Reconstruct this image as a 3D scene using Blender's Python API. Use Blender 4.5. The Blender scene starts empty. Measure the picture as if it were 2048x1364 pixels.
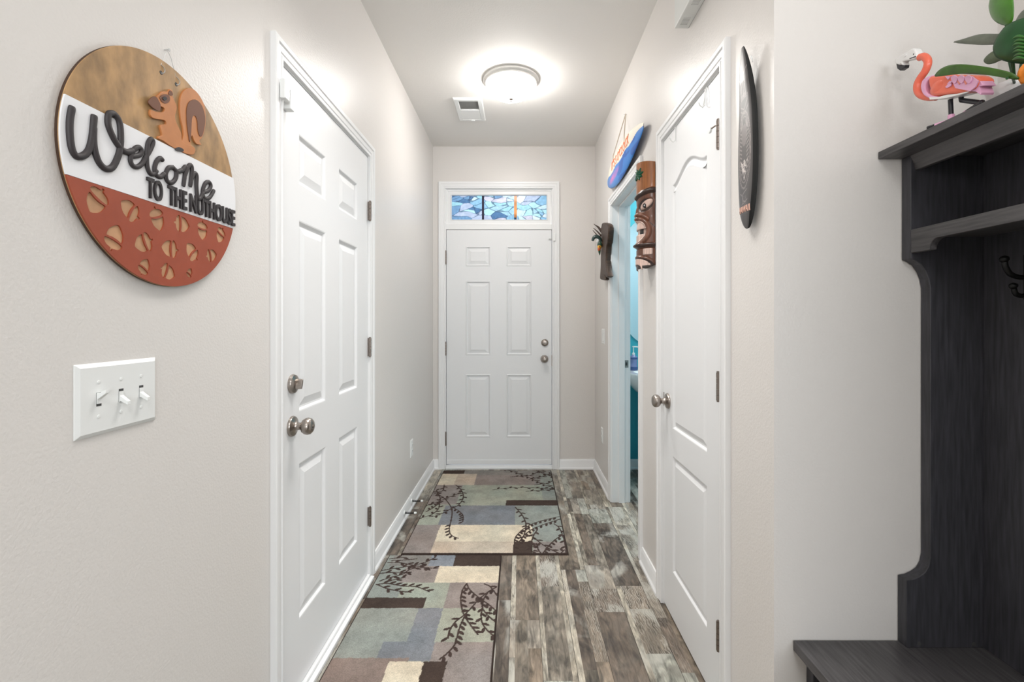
import bpy, bmesh, math, random
import numpy as np
from mathutils import Matrix, Vector
random.seed(7)
S = bpy.context.scene
COL = S.collection
PI = math.pi
# ------------------------------------------------------------------ camera, world, lights, exposure
F, CX, CY, H = 945.0, 1040.0, 644.0, 1.25        # focal length and horizon in pixels of a 2048 wide frame, eye height
cam = bpy.data.cameras.new('camera'); camo = bpy.data.objects.new('camera', cam); COL.objects.link(camo)
camo.location = (0, 0, H); camo.rotation_euler = (PI/2, 0, 0)
cam.sensor_width = 36; cam.lens = 36*F/2048
cam.shift_x = (1024-CX)/2048; cam.shift_y = (CY-682)/2048
cam.clip_start = 0.02
S.camera = camo
S.view_settings.view_transform = 'Standard'
try: S.view_settings.look = 'None'
except Exception: pass
S.view_settings.gamma = 1; S.view_settings.use_curve_mapping = False
S.view_settings.exposure = 0.60
W = bpy.data.worlds.new('world'); S.world = W; W.use_nodes = True
W.node_tree.nodes['Background'].inputs[0].default_value = (0.86, 0.93, 1, 1)
W.node_tree.nodes['Background'].inputs[1].default_value = 1.5

def area(name, loc, rot, sx, sy, power, col=(1, 1, 1)):
    l = bpy.data.lights.new(name, 'AREA'); l.shape = 'RECTANGLE'; l.size = sx; l.size_y = sy
    l.energy = power; l.color = col
    o = bpy.data.objects.new(name, l); o.location = loc; o.rotation_euler = rot; COL.objects.link(o); return o
area('rear_window_fill', (1.6, -3.42, 1.55), (PI/2, 0, 0), 2.3, 1.3, 42, (0.93, 0.975, 1.0))  # area light added at the unseen rear window to brighten the rooms
area('living_room_lamp', (0.0, -0.9, 2.70), (0, 0, 0), 0.7, 0.7, 12, (0.94, 0.98, 1))
area('ceiling_bounce_fill', (0.05, -0.35, 1.75), (PI-0.35, 0, 0), 0.35, 0.35, 7, (1, 0.99, 0.98))  # upward area light added out of view to lift the ceiling
area('near_hall_fill', (-0.05, 1.62, 2.72), (0, 0, 0), 0.5, 0.6, 7.4, (1, 0.975, 0.94)).data.spread = 1.75  # added fill over the near hall, no fixture
area('rear_side_fill', (2.7, -1.2, 2.70), (0, 0, 0), 0.9, 0.9, 20, (0.95, 0.98, 1))  # added ambient light in the unseen rear room, no fixture
area('bathroom_lamp', (1.45, 3.35, 2.68), (0, 0, 0), 0.5, 0.5, 17, (0.97, 0.99, 1))

# ------------------------------------------------------------------ pixel -> place on a known surface
def LW(x, y, X=-0.74):                 # on the wall on the left: returns (Y, z)
    Y = -X*F/(CX-x); return Y, H+(CY-y)*Y/F
def RW(x, y, X=0.638):
    Y = X*F/(x-CX); return Y, H+(CY-y)*Y/F
def FLp(x, y, z=0.01):
    Y = F*(H-z)/(y-CY); return (x-CX)*Y/F, Y

# ------------------------------------------------------------------ materials
def nodes(m): return m.node_tree.nodes, m.node_tree.links
def mat(name, col, rough=0.5, metal=0.0, bump=0.0, bscale=60, var=0.0, vscale=8, spec=0.5, coat=0.0, stretch=None, vcol=None, brough=None):
    m = bpy.data.materials.new(name); m.use_nodes = True
    n, l = nodes(m); b = n['Principled BSDF']
    b.inputs['Base Color'].default_value = (*col, 1); b.inputs['Roughness'].default_value = rough
    b.inputs['Metallic'].default_value = metal; b.inputs['Specular IOR Level'].default_value = spec
    b.inputs['Coat Weight'].default_value = coat
    tc = n.new('ShaderNodeTexCoord'); src = tc.outputs['Object']
    if stretch:
        mp = n.new('ShaderNodeMapping'); mp.inputs['Scale'].default_value = stretch
        l.new(src, mp.inputs[0]); src = mp.outputs[0]
    base = None
    if vcol:
        a = n.new('ShaderNodeAttribute'); a.attribute_name = vcol; base = a.outputs['Color']
        l.new(base, b.inputs['Base Color'])
    if var:
        no = n.new('ShaderNodeTexNoise'); no.inputs['Scale'].default_value = vscale; no.inputs['Detail'].default_value = 6
        l.new(src, no.inputs['Vector'])
        mr = n.new('ShaderNodeMapRange'); mr.inputs[1].default_value = 0.3; mr.inputs[2].default_value = 0.7
        mr.inputs[3].default_value = 1-var; mr.inputs[4].default_value = 1+var
        l.new(no.outputs[0], mr.inputs[0])
        mx = n.new('ShaderNodeVectorMath'); mx.operation = 'SCALE'
        if base: l.new(base, mx.inputs[0])
        else: mx.inputs[0].default_value = col
        l.new(mr.outputs[0], mx.inputs['Scale']); l.new(mx.outputs[0], b.inputs['Base Color'])
    if bump:
        no = n.new('ShaderNodeTexNoise'); no.inputs['Scale'].default_value = bscale; no.inputs['Detail'].default_value = 3
        l.new(src, no.inputs['Vector'])
        bp = n.new('ShaderNodeBump'); bp.inputs['Strength'].default_value = bump; bp.inputs['Distance'].default_value = 0.002
        l.new(no.outputs[0], bp.inputs['Height']); l.new(bp.outputs[0], b.inputs['Normal'])
    return m
def emis(name, col, s):
    m = bpy.data.materials.new(name); m.use_nodes = True; n, l = nodes(m); b = n['Principled BSDF']
    b.inputs['Base Color'].default_value = (*[c*0.8 for c in col], 1); b.inputs['Roughness'].default_value = 0.3
    b.inputs['Emission Color'].default_value = (*col, 1); b.inputs['Emission Strength'].default_value = s
    return m
M = {}
M['wall'] = mat('wall_paint', (0.74, 0.708, 0.68), 0.35, bump=0.35, bscale=170, spec=0.45)
M['ceiling'] = mat('ceiling_paint', (0.83, 0.81, 0.78), 0.7, bump=0.3, bscale=150, spec=0.3)
M['trim'] = mat('white_gloss_trim', (0.85, 0.852, 0.855), 0.33)
M['door'] = mat('white_door_paint', (0.815, 0.82, 0.83), 0.38, bump=0.06, bscale=90, stretch=(1, 0.15, 1))
M['nickel'] = mat('brushed_nickel', (0.36, 0.32, 0.29), 0.28, metal=1.0, bump=0.05, bscale=200)
M['dark_nickel'] = mat('hinge_metal', (0.27, 0.23, 0.205), 0.35, metal=1.0)
M['plastic'] = mat('white_plastic', (0.84, 0.85, 0.84), 0.3)
M['chime_grey'] = mat('chime_plastic', (0.74, 0.75, 0.73), 0.5)
M['slot'] = mat('dark_slot', (0.06, 0.06, 0.06), 0.7)
M['grey_metal'] = mat('painted_grey_louvre', (0.50, 0.50, 0.49), 0.5)
M['teal'] = mat('teal_wall_paint', (0.035, 0.38, 0.47), 0.5, bump=0.3, bscale=150)
M['pale_blue'] = mat('pale_blue_paint', (0.52, 0.72, 0.80), 0.5)
M['ceramic'] = mat('white_ceramic', (0.85, 0.86, 0.86), 0.12, coat=0.4)
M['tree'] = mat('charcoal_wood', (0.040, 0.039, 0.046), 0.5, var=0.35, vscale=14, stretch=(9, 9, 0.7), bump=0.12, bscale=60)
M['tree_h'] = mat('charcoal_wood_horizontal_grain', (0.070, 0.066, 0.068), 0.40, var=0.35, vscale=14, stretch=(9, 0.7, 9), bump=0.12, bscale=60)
M['black_metal'] = mat('black_hook_metal', (0.012, 0.012, 0.012), 0.4, metal=0.6)
M['mirror'] = mat('mirror_glass', (0.92, 0.95, 0.95), 0.02, metal=1.0)
M['rope'] = mat('jute_rope', (0.55, 0.47, 0.38), 0.8, bump=0.5, bscale=300)
M['clear_wire'] = mat('silver_wire', (0.6, 0.6, 0.6), 0.3, metal=0.8)

# ------------------------------------------------------------------ mesh helpers
def link(name, me, m=None, parent=None, smooth=None, bevel=0.0, segs=2):
    o = bpy.data.objects.new(name, me); COL.objects.link(o)
    if m is not None: me.materials.append(m)
    if parent is not None: o.parent = parent
    if smooth is not None:
        me.shade_smooth()
        me.set_sharp_from_angle(angle=math.radians(smooth))
    if bevel:
        md = o.modifiers.new('bevel', 'BEVEL'); md.width = bevel; md.segments = segs; md.limit_method = 'ANGLE'; md.angle_limit = math.radians(40)
        md.harden_normals = False
    return o
class MB:
    def __init__(s): s.v = []; s.f = []
    def add(s, vs, fs):
        k = len(s.v); s.v += [tuple(p) for p in vs]; s.f += [tuple(i+k for i in f) for f in fs]; return s
    def box(s, x0, x1, y0, y1, z0, z1):
        vs = [(x, y, z) for z in (z0, z1) for y in (y0, y1) for x in (x0, x1)]
        return s.add(vs, [(0, 2, 3, 1), (4, 5, 7, 6), (0, 1, 5, 4), (2, 6, 7, 3), (0, 4, 6, 2), (1, 3, 7, 5)])
    def tube(s, pts, r, n=10, cap=True, flat=None):
        pts = [Vector(p) for p in pts]; rr = r if isinstance(r, (list, tuple)) else [r]*len(pts)
        up = None; rings = []
        for i, p in enumerate(pts):
            a = pts[max(0, i-1)]; b = pts[min(len(pts)-1, i+1)]
            t = (b-a).normalized()
            if up is None:
                up = Vector((0, 0, 1)) if abs(t.z) < 0.9 else Vector((1, 0, 0))
            e1 = (up - t*up.dot(t)).normalized(); up = e1; e2 = t.cross(e1)
            rings.append([p + (e1*math.cos(2*PI*k/n)+e2*math.sin(2*PI*k/n))*rr[i] for k in range(n)])
        vs = [q for R in rings for q in R]
        fs = [(i*n+k, i*n+(k+1) % n, (i+1)*n+(k+1) % n, (i+1)*n+k) for i in range(len(pts)-1) for k in range(n)]
        if cap: fs += [tuple(range(n-1, -1, -1)), tuple((len(pts)-1)*n+k for k in range(n))]
        if flat:
            vs = [Vector((q.x, q.y, q.z*flat)) for q in vs]
        return s.add(vs, fs)
    def lathe(s, prof, n=32, c=(0, 0, 0), axis='z'):
        vs = []; fs = []
        for (r, h) in prof:
            for k in range(n):
                a = 2*PI*k/n; x, y = r*math.cos(a), r*math.sin(a)
                p = (x, y, h) if axis == 'z' else ((h, x, y) if axis == 'x' else (y, h, x))
                vs.append((p[0]+c[0], p[1]+c[1], p[2]+c[2]))
        for i in range(len(prof)-1):
            for k in range(n):
                fs.append((i*n+k, i*n+(k+1) % n, (i+1)*n+(k+1) % n, (i+1)*n+k))
        fs += [tuple(range(n-1, -1, -1)), tuple((len(prof)-1)*n+k for k in range(n))]
        return s.add(vs, fs)
    def ell(s, c, r, n=20, m=12, rot=None):
        vs = []; fs = []
        for i in range(m+1):
            t = PI*i/m
            for k in range(n):
                p = Vector((r[0]*math.sin(t)*math.cos(2*PI*k/n), r[1]*math.sin(t)*math.sin(2*PI*k/n), r[2]*math.cos(t)))
                if rot: p = rot @ p
                vs.append(Vector(c)+p)
        for i in range(m):
            for k in range(n):
                fs.append((i*n+k, (i+1)*n+k, (i+1)*n+(k+1) % n, i*n+(k+1) % n))
        return s.add(vs, fs)
    def prism(s, poly, d0, d1, fn):              # fn(a, b, d) -> point; poly is (a, b)
        n = len(poly)
        vs = [fn(a, b, d0) for a, b in poly]+[fn(a, b, d1) for a, b in poly]
        fs = [(i, (i+1) % n, n+(i+1) % n, n+i) for i in range(n)]+[tuple(range(n-1, -1, -1)), tuple(range(n, 2*n))]
        return s.add(vs, fs)
    def mesh(s, name, fix=True):
        me = bpy.data.meshes.new(name); me.from_pydata(s.v, [], s.f)
        bm = bmesh.new(); bm.from_mesh(me)
        if fix:
            bmesh.ops.remove_doubles(bm, verts=bm.verts, dist=1e-6)
            bmesh.ops.recalc_face_normals(bm, faces=bm.faces)
        bm.to_mesh(me); bm.free(); me.update(); return me
    def build(s, name, m, parent=None, smooth=None, bevel=0.0, segs=2):
        return link(name, s.mesh(name), m, parent, smooth, bevel, segs)
def curve_mesh(cu):
    o = bpy.data.objects.new('tmp', cu); COL.objects.link(o)
    dg = bpy.context.evaluated_depsgraph_get(); dg.update()
    me = bpy.data.meshes.new_from_object(o.evaluated_get(dg))
    bpy.data.objects.remove(o); me.materials.clear(); return me
def plate(name, polys, t, m, parent=None, w=0.0, bevel=0.0, smooth=None):
    """flat plate of outlines (inner outlines become holes), from w to w+t"""
    cu = bpy.data.curves.new(name, 'CURVE'); cu.dimensions = '2D'; cu.fill_mode = 'BOTH'
    for P in polys:
        sp = cu.splines.new('POLY'); sp.points.add(len(P)-1)
        for i, (a, b) in enumerate(P): sp.points[i].co = (a, b, 0, 1)
        sp.use_cyclic_u = True
    cu.extrude = t/2-bevel; cu.bevel_depth = bevel; cu.bevel_resolution = 2; cu.offset = -bevel
    me = curve_mesh(cu); me.transform(Matrix.Translation((0, 0, w+t/2)))
    return link(name, me, m, parent, smooth)
def text(name, s, u0, u1, v0, v1, t, m, parent, w=0.0, bold=0.0):
    cu = bpy.data.curves.new(name, 'FONT'); cu.body = s; cu.size = 1; cu.extrude = 0.02; cu.offset = bold; cu.fill_mode = 'BOTH'
    me = curve_mesh(cu)
    co = np.zeros(len(me.vertices)*3); me.vertices.foreach_get('co', co); co = co.reshape(-1, 3)
    lo, hi = co.min(0), co.max(0); q = (co-lo)/(hi-lo)
    out = np.c_[u0+q[:, 0]*(u1-u0), v0+q[:, 1]*(v1-v0), w+q[:, 2]*t]
    me.vertices.foreach_set('co', out.ravel()); me.update()
    return link(name, me, m, parent)
FR = {'left': Matrix(((0, 0, 1), (1, 0, 0), (0, 1, 0))), 'right': Matrix(((0, 0, -1), (-1, 0, 0), (0, 1, 0))),
      'end': Matrix(((1, 0, 0), (0, 0, -1), (0, 1, 0))), 'up': Matrix.Identity(3), 'down': Matrix(((1, 0, 0), (0, -1, 0), (0, 0, -1)))}
def tag(o, label=None, cat=None, group=None, kind=None):
    if label: o['label'] = label
    if cat: o['category'] = cat
    if group: o['group'] = group
    if kind: o['kind'] = kind
    return o
def thing(name, loc, frame=None, label=None, cat=None, group=None, kind=None, rot=None):
    o = bpy.data.objects.new(name, None); o.empty_display_size = 0.05; COL.objects.link(o)
    if frame: o.matrix_world = Matrix.Translation(loc) @ FR[frame].to_4x4()
    else:
        o.location = loc
    if rot is not None: o.matrix_world = Matrix.Translation(loc) @ rot.to_4x4()
    return tag(o, label, cat, group, kind)
def smooth_line(P, n=6):
    """Catmull-Rom through 2D / 3D points"""
    P = [np.array(p, float) for p in P]; Q = [2*P[0]-P[1]]+P+[2*P[-1]-P[-2]]; out = []
    for i in range(1, len(Q)-2):
        for k in range(n):
            t = k/n; a, b, c, d = Q[i-1], Q[i], Q[i+1], Q[i+2]
            out.append(tuple(0.5*((2*b)+(-a+c)*t+(2*a-5*b+4*c-d)*t*t+(-a+3*b-3*c+d)*t**3)))
    out.append(tuple(P[-1])); return out
def smooth_loop(P, n=5):
    P = [np.array(p, float) for p in P]; N = len(P); out = []
    for i in range(N):
        a, b, c, d = P[i-1], P[i], P[(i+1) % N], P[(i+2) % N]
        for k in range(n):
            t = k/n
            out.append(tuple(0.5*((2*b)+(-a+c)*t+(2*a-5*b+4*c-d)*t*t+(-a+3*b-3*c+d)*t**3)))
    return out
def circle(c, r, n=64, a0=0, a1=2*PI):
    return [(c[0]+r*math.cos(a0+(a1-a0)*k/n), c[1]+r*math.sin(a0+(a1-a0)*k/n)) for k in range(n)]

# dense grids coloured point by point -----------------------------------------
def grid_mesh(name, P, C, mask=None, thick=0.0):
    """P: (ny,nx,3) points, C: (ny,nx,3) linear colours"""
    ny, nx = P.shape[:2]
    idx = np.arange(ny*nx).reshape(ny, nx)
    q = np.stack([idx[:-1, :-1], idx[:-1, 1:], idx[1:, 1:], idx[1:, :-1]], -1).reshape(-1, 4)
    if mask is not None:
        mk = mask.ravel(); q = q[mk[q].all(1)]
        used = np.unique(q); rm = -np.ones(ny*nx, int); rm[used] = np.arange(len(used)); q = rm[q]
        V = P.reshape(-1, 3)[used]; CC = C.reshape(-1, 3)[used]
    else: V = P.reshape(-1, 3); CC = C.reshape(-1, 3)
    me = bpy.data.meshes.new(name)
    me.vertices.add(len(V)); me.vertices.foreach_set('co', V.astype(np.float32).ravel())
    me.loops.add(q.size); me.loops.foreach_set('vertex_index', q.astype(np.int32).ravel())
    me.polygons.add(len(q)); me.polygons.foreach_set('loop_start', np.arange(0, q.size, 4, dtype=np.int32))
    me.update(calc_edges=True); me.validate()
    a = me.color_attributes.new('paint', 'FLOAT_COLOR', 'POINT')
    a.data.foreach_set('color', np.c_[CC, np.ones(len(CC))].astype(np.float32).ravel())
    me.shade_smooth()
    return me
def srgb(r, g, b):
    f = lambda c: (c/255/12.92) if c/255 <= 0.04045 else ((c/255+0.055)/1.055)**2.4
    return np.array([f(r), f(g), f(b)])
def seg_dist(U, V, P):
    d = np.full(U.shape, 9.0)
    for (a, b), (c, e) in zip(P[:-1], P[1:]):
        dx, dy = c-a, e-b; L = dx*dx+dy*dy+1e-12
        t = np.clip(((U-a)*dx+(V-b)*dy)/L, 0, 1)
        d = np.minimum(d, np.hypot(U-a-t*dx, V-b-t*dy))
    return d
def ell_mask(U, V, c, a, b, ang):
    x, y = U-c[0], V-c[1]; ca, sa = math.cos(ang), math.sin(ang)
    return ((x*ca+y*sa)/a)**2+((-x*sa+y*ca)/b)**2
def in_poly(U, V, P):
    r = np.zeros(U.shape, bool); n = len(P)
    for i in range(n):
        (x0, y0), (x1, y1) = P[i], P[(i+1) % n]
        if y0 == y1: continue
        c = ((V > y0) != (V > y1)) & (U < (x1-x0)*(V-y0)/(y1-y0)+x0); r ^= c
    return r
def vnoise(U, V, s, seed=0):
    rs = np.random.RandomState(seed); G = rs.rand(64, 64)
    x, y = U*s, V*s; xi, yi = np.floor(x).astype(int), np.floor(y).astype(int); fx, fy = x-xi, y-yi
    fx, fy = fx*fx*(3-2*fx), fy*fy*(3-2*fy)
    g = lambda a, b: G[a % 64, b % 64]
    return (g(xi, yi)*(1-fx)+g(xi+1, yi)*fx)*(1-fy)+(g(xi, yi+1)*(1-fx)+g(xi+1, yi+1)*fx)*fy

# ------------------------------------------------------------------ key dimensions
XL, XR, YE, ZC = -0.74, 0.638, 4.02, 2.744
YG, XG = 1.187, 1.20                     # grey wall beside the hall, wall behind the hall tree
T = 0.115
# ------------------------------------------------------------------ floor
PALETTE = [srgb(*c) for c in ((142, 128, 112), (122, 108, 95), (166, 156, 142), (190, 180, 162), (152, 142, 128), (108, 96, 85), (205, 196, 178), (134, 124, 110), (172, 172, 160), (148, 132, 114))]
def floor_mesh():
    rs = random.Random(11); vs = []; fs = []; cols = []; seeds = []
    def quad(x0, x1, y0, y1, c, sd):
        k = len(vs); vs.extend([(x0, y0, 0), (x1, y0, 0), (x1, y1, 0), (x0, y1, 0)]); fs.append((k, k+1, k+2, k+3)); cols.append(c); seeds.append(sd)
    pw = 0.1235; x = -0.0417-pw*6
    xs = []
    while x < 4.4: xs.append(x); x += pw
    for i, x in enumerate(xs):
        y = -3.5-rs.random()*0.9
        while y < 4.15:
            L = 0.92; ya, yb = max(y, -3.5), min(y+L, 4.15)
            if yb > ya:
                kind = rs.choice([(0.022, 0.1), (0.1, 0.022), (0.022, 0.05, 0.05), (0.06, 0.062), (0.122,), (0.045, 0.077), (0.018, 0.085, 0.019)])
                u = x+0.0008; tot = sum(kind)
                for wd in kind:
                    wd = wd*(pw-0.0016)/tot; v = ya
                    while v < yb-1e-4:
                        ln = rs.uniform(0.16, 0.7) if wd > 0.03 else rs.uniform(0.3, 0.9)
                        e = min(v+ln, yb-0.0008)
                        if yb-e < 0.08: e = yb-0.0008
                        c = PALETTE[rs.choice([3, 6, 6, 2, 3, 5]) if wd < 0.03 else rs.choice([0, 1, 1, 4, 7, 9, 0, 2, 8, 5, 3, 4])]
                        quad(u, u+wd, v, e, c, (rs.random(), rs.random(), rs.random())); v = e if e < yb-0.0009 else yb
                    u += wd
            y += L
    k = len(vs); vs.extend([(-0.9, -3.6, -0.002), (4.5, -3.6, -0.002), (4.5, 4.2, -0.002), (-0.9, 4.2, -0.002)]); fs.append((k, k+1, k+2, k+3)); cols.append(srgb(50, 42, 36)); seeds.append((0, 0, 0))
    me = bpy.data.meshes.new('floor'); me.from_pydata(vs, [], fs)
    a = me.color_attributes.new('tint', 'FLOAT_COLOR', 'CORNER'); b = me.color_attributes.new('seed', 'FLOAT_COLOR', 'CORNER')
    a.data.foreach_set('color', np.array([[*c, 1] for c in cols for _ in range(4)], np.float32).ravel())
    b.data.foreach_set('color', np.array([[*c, 1] for c in seeds for _ in range(4)], np.float32).ravel())
    return me
def floor_mat():
    m = bpy.data.materials.new('weathered_plank'); m.use_nodes = True; n, l = nodes(m); b = n['Principled BSDF']
    def N(t, **k):
        q = n.new(t)
        for a, v in k.items(): setattr(q, a, v)
        return q
    geo = N('ShaderNodeTexCoord'); ti = N('ShaderNodeAttribute', attribute_name='tint'); se = N('ShaderNodeAttribute', attribute_name='seed')
    sc = N('ShaderNodeVectorMath', operation='SCALE'); sc.inputs['Scale'].default_value = 9; l.new(se.outputs['Color'], sc.inputs[0])
    ad = N('ShaderNodeVectorMath', operation='ADD'); l.new(geo.outputs['Object'], ad.inputs[0]); l.new(sc.outputs[0], ad.inputs[1])
    def mapping(s):
        q = N('ShaderNodeMapping'); q.inputs['Scale'].default_value = s; l.new(ad.outputs[0], q.inputs[0]); return q.outputs[0]
    def noise(v, s, d=5, r=0.6, dist=0):
        q = N('ShaderNodeTexNoise'); q.inputs['Scale'].default_value = s; q.inputs['Detail'].default_value = d; q.inputs['Roughness'].default_value = r
        q.inputs['Distortion'].default_value = dist; l.new(v, q.inputs['Vector']); return q.outputs[0]
    def rng(v, a0, a1, b0, b1):
        q = N('ShaderNodeMapRange'); l.new(v, q.inputs[0])
        for i, x in enumerate((a0, a1, b0, b1)): q.inputs[i+1].default_value = x
        return q.outputs[0]
    def mul(a, bb):
        q = N('ShaderNodeMath', operation='MULTIPLY'); l.new(a, q.inputs[0])
        if isinstance(bb, (int, float)): q.inputs[1].default_value = bb
        else: l.new(bb, q.inputs[1])
        return q.outputs[0]
    def mixc(f, c1, c2, mode='MIX'):
        q = N('ShaderNodeMix', data_type='RGBA', blend_type=mode); l.new(f, q.inputs[0])
        for s, c in ((6, c1), (7, c2)):
            if isinstance(c, tuple): q.inputs[s].default_value = c
            else: l.new(c, q.inputs[s])
        return q.outputs[2]
    fine = noise(mapping((1, 0.08, 1)), 190, 6, 0.7)
    mid = noise(mapping((1, 0.22, 1)), 38, 5, 0.6, 0.8)
    big = noise(mapping((1, 0.6, 1)), 11, 3, 0.5, 0.4)
    blot = noise(mapping((1, 0.5, 1)), 7, 4, 0.55, 0.6)
    wv = N('ShaderNodeTexWave', wave_type='RINGS', rings_direction='SPHERICAL'); wv.inputs['Scale'].default_value = 44; wv.inputs['Distortion'].default_value = 9; wv.inputs['Detail'].default_value = 2
    wv.inputs['Detail Scale'].default_value = 1.6
    l.new(mapping((1, 0.3, 1)), wv.inputs['Vector'])
    sep = N('ShaderNodeSeparateColor'); l.new(se.outputs['Color'], sep.inputs[0])
    cath = rng(sep.outputs[0], 0.62, 0.66, 0, 1)
    white = rng(sep.outputs[1], 0.35, 0.45, 0.15, 1)
    f = rng(fine, 0.3, 0.7, 0.62, 1.25)
    g = rng(mid, 0.34, 0.66, 0.36, 1.36)
    h = rng(big, 0.38, 0.62, 0.50, 1.12)
    k = mul(mul(f, g), h)
    s1 = N('ShaderNodeVectorMath', operation='SCALE'); l.new(ti.outputs['Color'], s1.inputs[0]); l.new(k, s1.inputs['Scale'])
    c = s1.outputs[0]
    wl = mul(mul(rng(wv.outputs[0], 0.5, 0.75, 0, 0.6), cath), rng(blot, 0.35, 0.6, 0.2, 1))
    c = mixc(wl, c, (0.60, 0.56, 0.49, 1))
    wh = mul(mul(rng(blot, 0.50, 0.62, 0, 0.8), white), rng(mid, 0.3, 0.6, 0.45, 1))
    c = mixc(wh, c, (0.47, 0.46, 0.41, 1))
    dk = mul(rng(big, 0.54, 0.68, 0, 0.75), rng(mid, 0.4, 0.7, 0.3, 1))
    c = mixc(dk, c, (0.10, 0.085, 0.07, 1))
    l.new(c, b.inputs['Base Color'])
    l.new(rng(fine, 0.3, 0.7, 0.36, 0.55), b.inputs['Roughness'])
    bp = N('ShaderNodeBump'); bp.inputs['Strength'].default_value = 0.25; bp.inputs['Distance'].default_value = 0.001
    l.new(fine, bp.inputs['Height']); l.new(bp.outputs[0], b.inputs['Normal'])
    return m
M['floor'] = floor_mat()
tag(link('floor', floor_mesh(), M['floor']), 'weathered brown and grey plank floor running down the hall', 'floor', kind='structure')

# ------------------------------------------------------------------ walls and ceiling
def struct(name, mb, m, label, cat='wall'):
    return tag(mb.build(name, m), label, cat, kind='structure')
LD = (1.462, 2.297, 2.052)       # door openings (start, end, top)
CD = (1.492, 2.097, 2.052)
BD = (2.512, 3.270, 2.052)
ED = (-0.630, 0.273, 2.38)
w = MB(); w.box(XL-T, XL, -3.5, LD[0]-.02, 0, ZC).box(XL-T, XL, LD[1]+.02, YE, 0, ZC).box(XL-T, XL, LD[0]-.02, LD[1]+.02, LD[2]+.02, ZC)
struct('wall_left', w, M['wall'], 'long pale greige wall with the round welcome sign and a white door')
w = MB(); w.box(XR, XR+T, YG+.0, CD[0]-.02, 0, ZC).box(XR, XR+T, CD[1]+.02, BD[0]-.02, 0, ZC).box(XR, XR+T, BD[1]+.02, YE, 0, ZC)
w.box(XR, XR+T, CD[0]-.02, CD[1]+.02, CD[2]+.02, ZC).box(XR, XR+T, BD[0]-.02, BD[1]+.02, BD[2]+.02, ZC)
struct('wall_right', w, M['wall'], 'pale greige hall wall with the tiki mask, closet door and open bathroom doorway')
w = MB(); w.box(XL-T, ED[0]-.02, YE, YE+.13, 0, ZC).box(ED[1]+.02, XR+T, YE, YE+.13, 0, ZC).box(ED[0]-.02, ED[1]+.02, YE, YE+.13, ED[2]+.02, ZC)
struct('wall_end', w, M['wall'], 'pale greige wall around the entry door at the end of the hall')
w = MB(); w.box(XR+T, XG+T, YG, YG+T, 0, ZC); struct('wall_beside_hall_tree', w, M['wall'], 'light grey wall face beside the dark hall tree')
w = MB(); w.box(XG, XG+T, -0.15, YG, 0, ZC); struct('wall_behind_hall_tree', w, M['wall'], 'wall that the dark hall tree stands against')
w = MB(); w.box(XL-T, 0.4, -3.5-T, -3.5, 0, ZC).box(2.8, 4.4, -3.5-T, -3.5, 0, ZC).box(0.4, 2.8, -3.5-T, -3.5, 0, 0.9).box(0.4, 2.8, -3.5-T, -3.5, 2.2, ZC)
struct('wall_rear', w, M['wall'], 'wall of the living room behind the viewer, with a window')
w = MB(); w.box(4.4, 4.4+T, -3.5, -0.15+T, 0, ZC).box(XG+T, 4.4, -0.15, -0.15+T, 0, ZC); struct('wall_far_side', w, M['wall'], 'walls of the living room on the side of the hall tree')
w = MB(); w.box(XL-T, 4.4+T, -3.5-T, YE+.13, ZC, ZC+.1); struct('ceiling', w, M['ceiling'], 'plain off-white hall ceiling', 'ceiling')
w = MB(); w.box(XR+T, 2.5, YE, YE+.1, 0, ZC).box(2.4, 2.5, 2.3, YE, 0, ZC); struct('wall_bathroom', w, M['teal'], 'teal bathroom wall seen through the narrow doorway')
w = MB(); w.box(XR+T, 2.5, 2.2, 2.3, 0, ZC); struct('wall_bathroom_near', w, M['pale_blue'], 'pale blue bathroom wall on the near side')
wf = MB(); wf.box(0.4, 2.8, -3.58, -3.5, 0.86, 0.93).box(0.4, 2.8, -3.58, -3.5, 2.17, 2.24).box(0.4, 0.46, -3.58, -3.5, 0.93, 2.17).box(2.74, 2.8, -3.58, -3.5, 0.93, 2.17)
tag(wf.build('window_1', M['trim']), 'white framed living room window behind the viewer', 'window', kind='structure')

# ------------------------------------------------------------------ baseboards
BP = [(0, 0), (.021, 0), (.020, .010), (.0135, .018), (.0125, .020), (.0125, .066), (.009, .074), (.006, .083), (0, .084)]
def base(name, kind, a0, a1, wall, label):
    mb = MB()
    if kind == 'x': fn = lambda d, z, a: (wall[0]+wall[1]*d, a, z)
    else: fn = lambda d, z, a: (a, wall[0]+wall[1]*d, z)
    mb.prism(BP, a0, a1, fn)
    return tag(mb.build(name, M['trim'], smooth=30), label, 'baseboard', kind='structure')
CW = 0.057
base('baseboard_left', 'x', LD[1]+CW, YE, (XL, 1), 'white baseboard between the deadbolted side door and the end wall')
base('baseboard_left_near', 'x', -3.5, LD[0]-CW, (XL, 1), 'white baseboard under the round welcome sign')
base('baseboard_right_far', 'x', BD[1]+CW, YE, (XR, -1), 'white baseboard beyond the bathroom doorway')
base('baseboard_right_middle', 'x', CD[1]+CW, BD[0]-CW, (XR, -1), 'short white baseboard between closet and bathroom doorways')
base('baseboard_right_near', 'x', YG, CD[0]-CW, (XR, -1), 'white baseboard under the black surfboard')
base('baseboard_end_left', 'y', XL, ED[0]-CW, (YE, -1), 'tiny white baseboard piece at the hinge side of the entry door')
base('baseboard_end_right', 'y', ED[1]+CW, XR, (YE, -1), 'white baseboard at the knob side of the entry door')
base('baseboard_grey_wall', 'y', XR, XG, (YG, -1), 'white baseboard along the light grey wall')
base('baseboard_bathroom', 'y', XR+T, 2.4, (YE, -1), 'white baseboard of the bathroom')

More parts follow.
